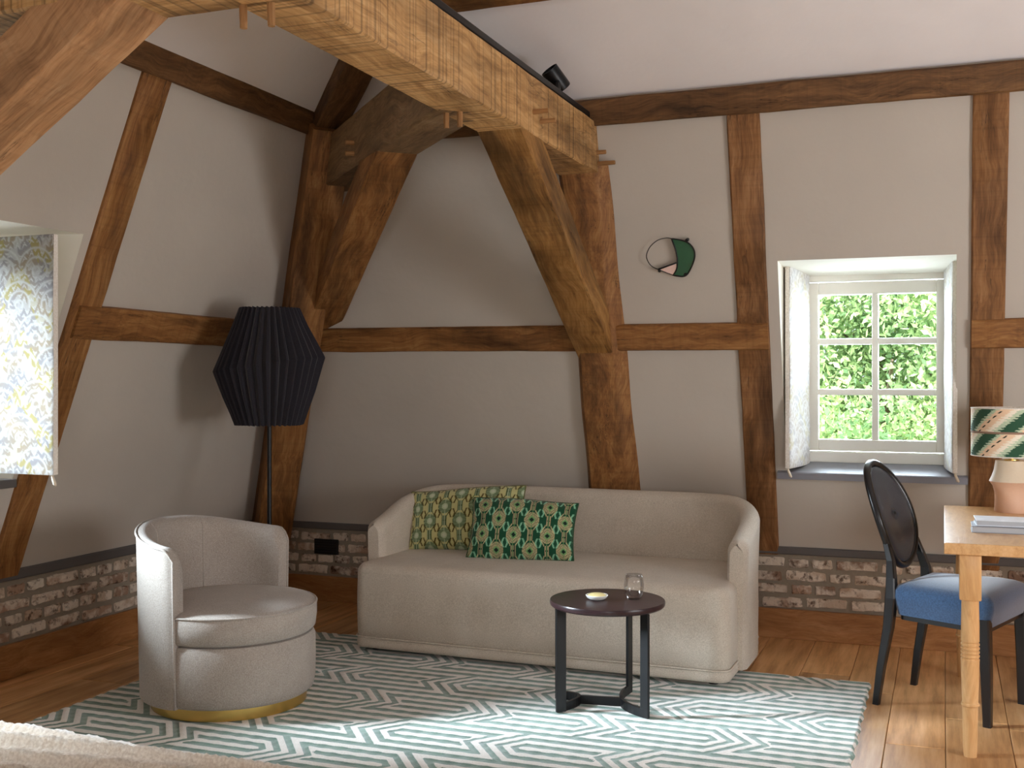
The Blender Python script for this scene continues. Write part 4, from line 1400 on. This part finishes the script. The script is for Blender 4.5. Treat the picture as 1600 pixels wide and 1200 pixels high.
# oval back
OW, OH, OZC = 0.166, 0.208, 0.757
def oval(r_, off):
    out = []
    for i in range(64):
        a_ = 2 * PI * i / 64
        y_ = OW * r_ * math.cos(a_); zz = OZC + OH * r_ * math.sin(a_)
        x_ = 0.068 - 0.34 * (zz - 0.545) + off - 0.03 * (1 - (y_ / OW) ** 2) 
        out.append((x_, y_, zz))
    return out
bm = bm_new(); add_tube(bm, [Vector(p) for p in oval(1.0, 0.0)], 0.016, 10, True); obj('back_frame', bm, M['black_wood'], dc, True)
for nm, sgn in (('backrest', 1), ('back_panel', -1)):
    bm = bm_new()
    rings = []
    spec = [(0.97, 0.004), (0.92, 0.014), (0.8, 0.024), (0.6, 0.03), (0.4, 0.031), (0.25, 0.0305), (0.12, 0.029), (0.05, 0.0285)] if sgn > 0 else [(0.97, -0.004), (0.8, -0.010), (0.4, -0.014), (0.05, -0.015)]
    for r_, off in spec:
        rings.append(oval(r_, off))
    sweep(bm, rings, True)
    bk = obj(nm, bm, M['leather'], dc, True)
    if sgn > 0:
        bm = bm_new(); c = oval(0.0, 0.029)[0]
        add_lathe(bm, [(0.0, -0.004), (0.012, -0.003), (0.0135, 0.0), (0.011, 0.003), (0.0, 0.004)], 16)
        for v_ in bm.verts: v_.co = Vector((v_.co.z, v_.co.y, v_.co.x)) + Vector(c)
        obj('button', bm, M['black_wood'], bk, True)

# ------------------------------------------------------------------ bed corner and blanket
bd = empty('bed', (-2.0, 0.9, 0.0)); tag(bd, 'bed in the near left corner, hidden under a cream blanket', 'bed')
bm = bm_new(); add_box(bm, (-1.15, -1.0, 0.27), (1.05, 1.0, 0.515), 0.06, 4); obj('mattress', bm, M['mattress'], bd)
bm = bm_new(); add_box(bm, (-1.12, -0.98, 0.10), (1.02, 0.98, 0.268), 0.01, 2); obj('bed_base', bm, M['skirting'], bd)
for sx in (-1.0, 0.9):
    for sy in (-0.88, 0.88):
        bm = bm_new(); add_box(bm, (sx - .03, sy - .03, 0.0), (sx + .03, sy + .03, 0.10), 0.004); obj('leg', bm, M['skirting'], bd)
nu, nv = 300, 330
S, T = np.meshgrid(np.linspace(-3.2, -0.92, nu), np.linspace(0.0, 1.0, nv))
yy = np.empty_like(S); zz = np.empty_like(S)
Lp = T * 1.35
top_len = 1.0
fa = T * 66 + 0.9 * np.sin(S * 2.1) + 0.5 * S + 0.3 * np.sin(S * 5.3)
fold = 0.024 * np.exp(-(np.sin(fa) / 0.22) ** 2) + 0.010 * np.sin(T * 21 + S * 1.6 + 1.0)
fine = 0.0018 * np.sin(S * 300 + 2 * np.sin(T * 40))
r = 0.05
flat = np.clip(Lp, 0, top_len)
ov = np.clip(Lp - top_len, 0, None)
ang = np.clip(ov / r, 0, PI / 2)
down = np.clip(ov - r * PI / 2, 0, None)
yy = 0.92 + flat + r * np.sin(ang) + fold * np.sin(ang)
zz = 0.525 - r * (1 - np.cos(ang)) - down + (fold + fine) * np.cos(ang) + 0.012
P = np.stack([S, yy, zz], -1)
bl = grid_mesh('blanket', P, M['blanket'])
bl.modifiers.new('thickness', 'SOLIDIFY').thickness = 0.006
tag(bl, 'cream ribbed blanket with soft folds over the bed at the lower left', 'blanket')

# ------------------------------------------------------------------ outside: ground and trees
o = obj('ground', ([(-40, 6.6, -4), (40, 6.6, -4), (40, 60, -4), (-40, 60, -4)], [(0, 1, 2, 3)]), M['lawn']); tag(o, kind='structure')
def tree(x_, y_, h, rad, n, seed, label):
    rng = np.random.default_rng(seed)
    root = empty('tree', (x_, y_, -4.0)); tag(root, label, 'tree', 'trees outside the small window')
    bm = bm_new()
    add_tube(bm, [(0, 0, 0), (0.05, 0.03, h * 0.3), (-0.05, 0, h * 0.6), (0.03, 0, h * 0.85)], [0.22, 0.17, 0.12, 0.04], 9)
    for k in range(7):
        a_ = k * 2.4; z_ = h * (0.35 + 0.07 * k)
        add_tube(bm, [(0, 0, z_), (rad * 0.4 * math.cos(a_), rad * 0.4 * math.sin(a_), z_ + 0.5), (rad * 0.8 * math.cos(a_), rad * 0.8 * math.sin(a_), z_ + 1.1)], [0.08, 0.05, 0.015], 6)
    obj('trunk', bm, M['bark'], root)
    # clumped leaves
    nc = 190
    d = rng.normal(size=(nc, 3)); d /= np.linalg.norm(d, axis=1)[:, None]
    cc = d * (rng.random((nc, 1)) ** 0.45) * np.array([rad, rad, h * 0.46]) + np.array([0, 0, h * 0.52])
    ci = rng.integers(0, nc, n)
    P_ = cc[ci] + rng.normal(size=(n, 3)) * 0.30
    tone = np.clip(0.5 + 0.22 * rng.normal(size=n) + 0.25 * np.sin(ci * 1.7), 0, 1)
    u = rng.normal(size=(n, 3)); u /= np.linalg.norm(u, axis=1)[:, None]
    w = np.cross(u, rng.normal(size=(n, 3))); w /= np.linalg.norm(w, axis=1)[:, None]
    s = rng.uniform(0.03, 0.058, (n, 1))
    V_ = np.stack([P_ - u * s, P_ + w * s * 0.5, P_ + u * s, P_ - w * s * 0.5], 1).reshape(-1, 3)
    F = np.arange(4 * n).reshape(-1, 4)
    me = bpy.data.meshes.new('crown'); me.from_pydata(V_.tolist(), [], F.tolist()); me.update()
    at = me.attributes.new('tone', 'FLOAT', 'POINT'); at.data.foreach_set('value', np.repeat(tone, 4).astype(np.float32))
    o_ = obj('crown', me, M['leaf'], root); o_['kind'] = 'stuff'
tree(-0.7, 14.5, 9.0, 2.9, 160000, 1, 'leafy green tree right outside, filling the panes of the small window')
tree(-0.2, 23.5, 11.0, 3.6, 26000, 3, 'taller tree farther off, showing pale between the leaves of the near tree')
tree(-8.4, 15.5, 8.8, 2.9, 14000, 4, 'leafy tree outside, left of the tree seen through the small window')
tree(7.2, 15.5, 9.0, 2.9, 14000, 5, 'leafy tree outside, right of the tree seen through the small window')
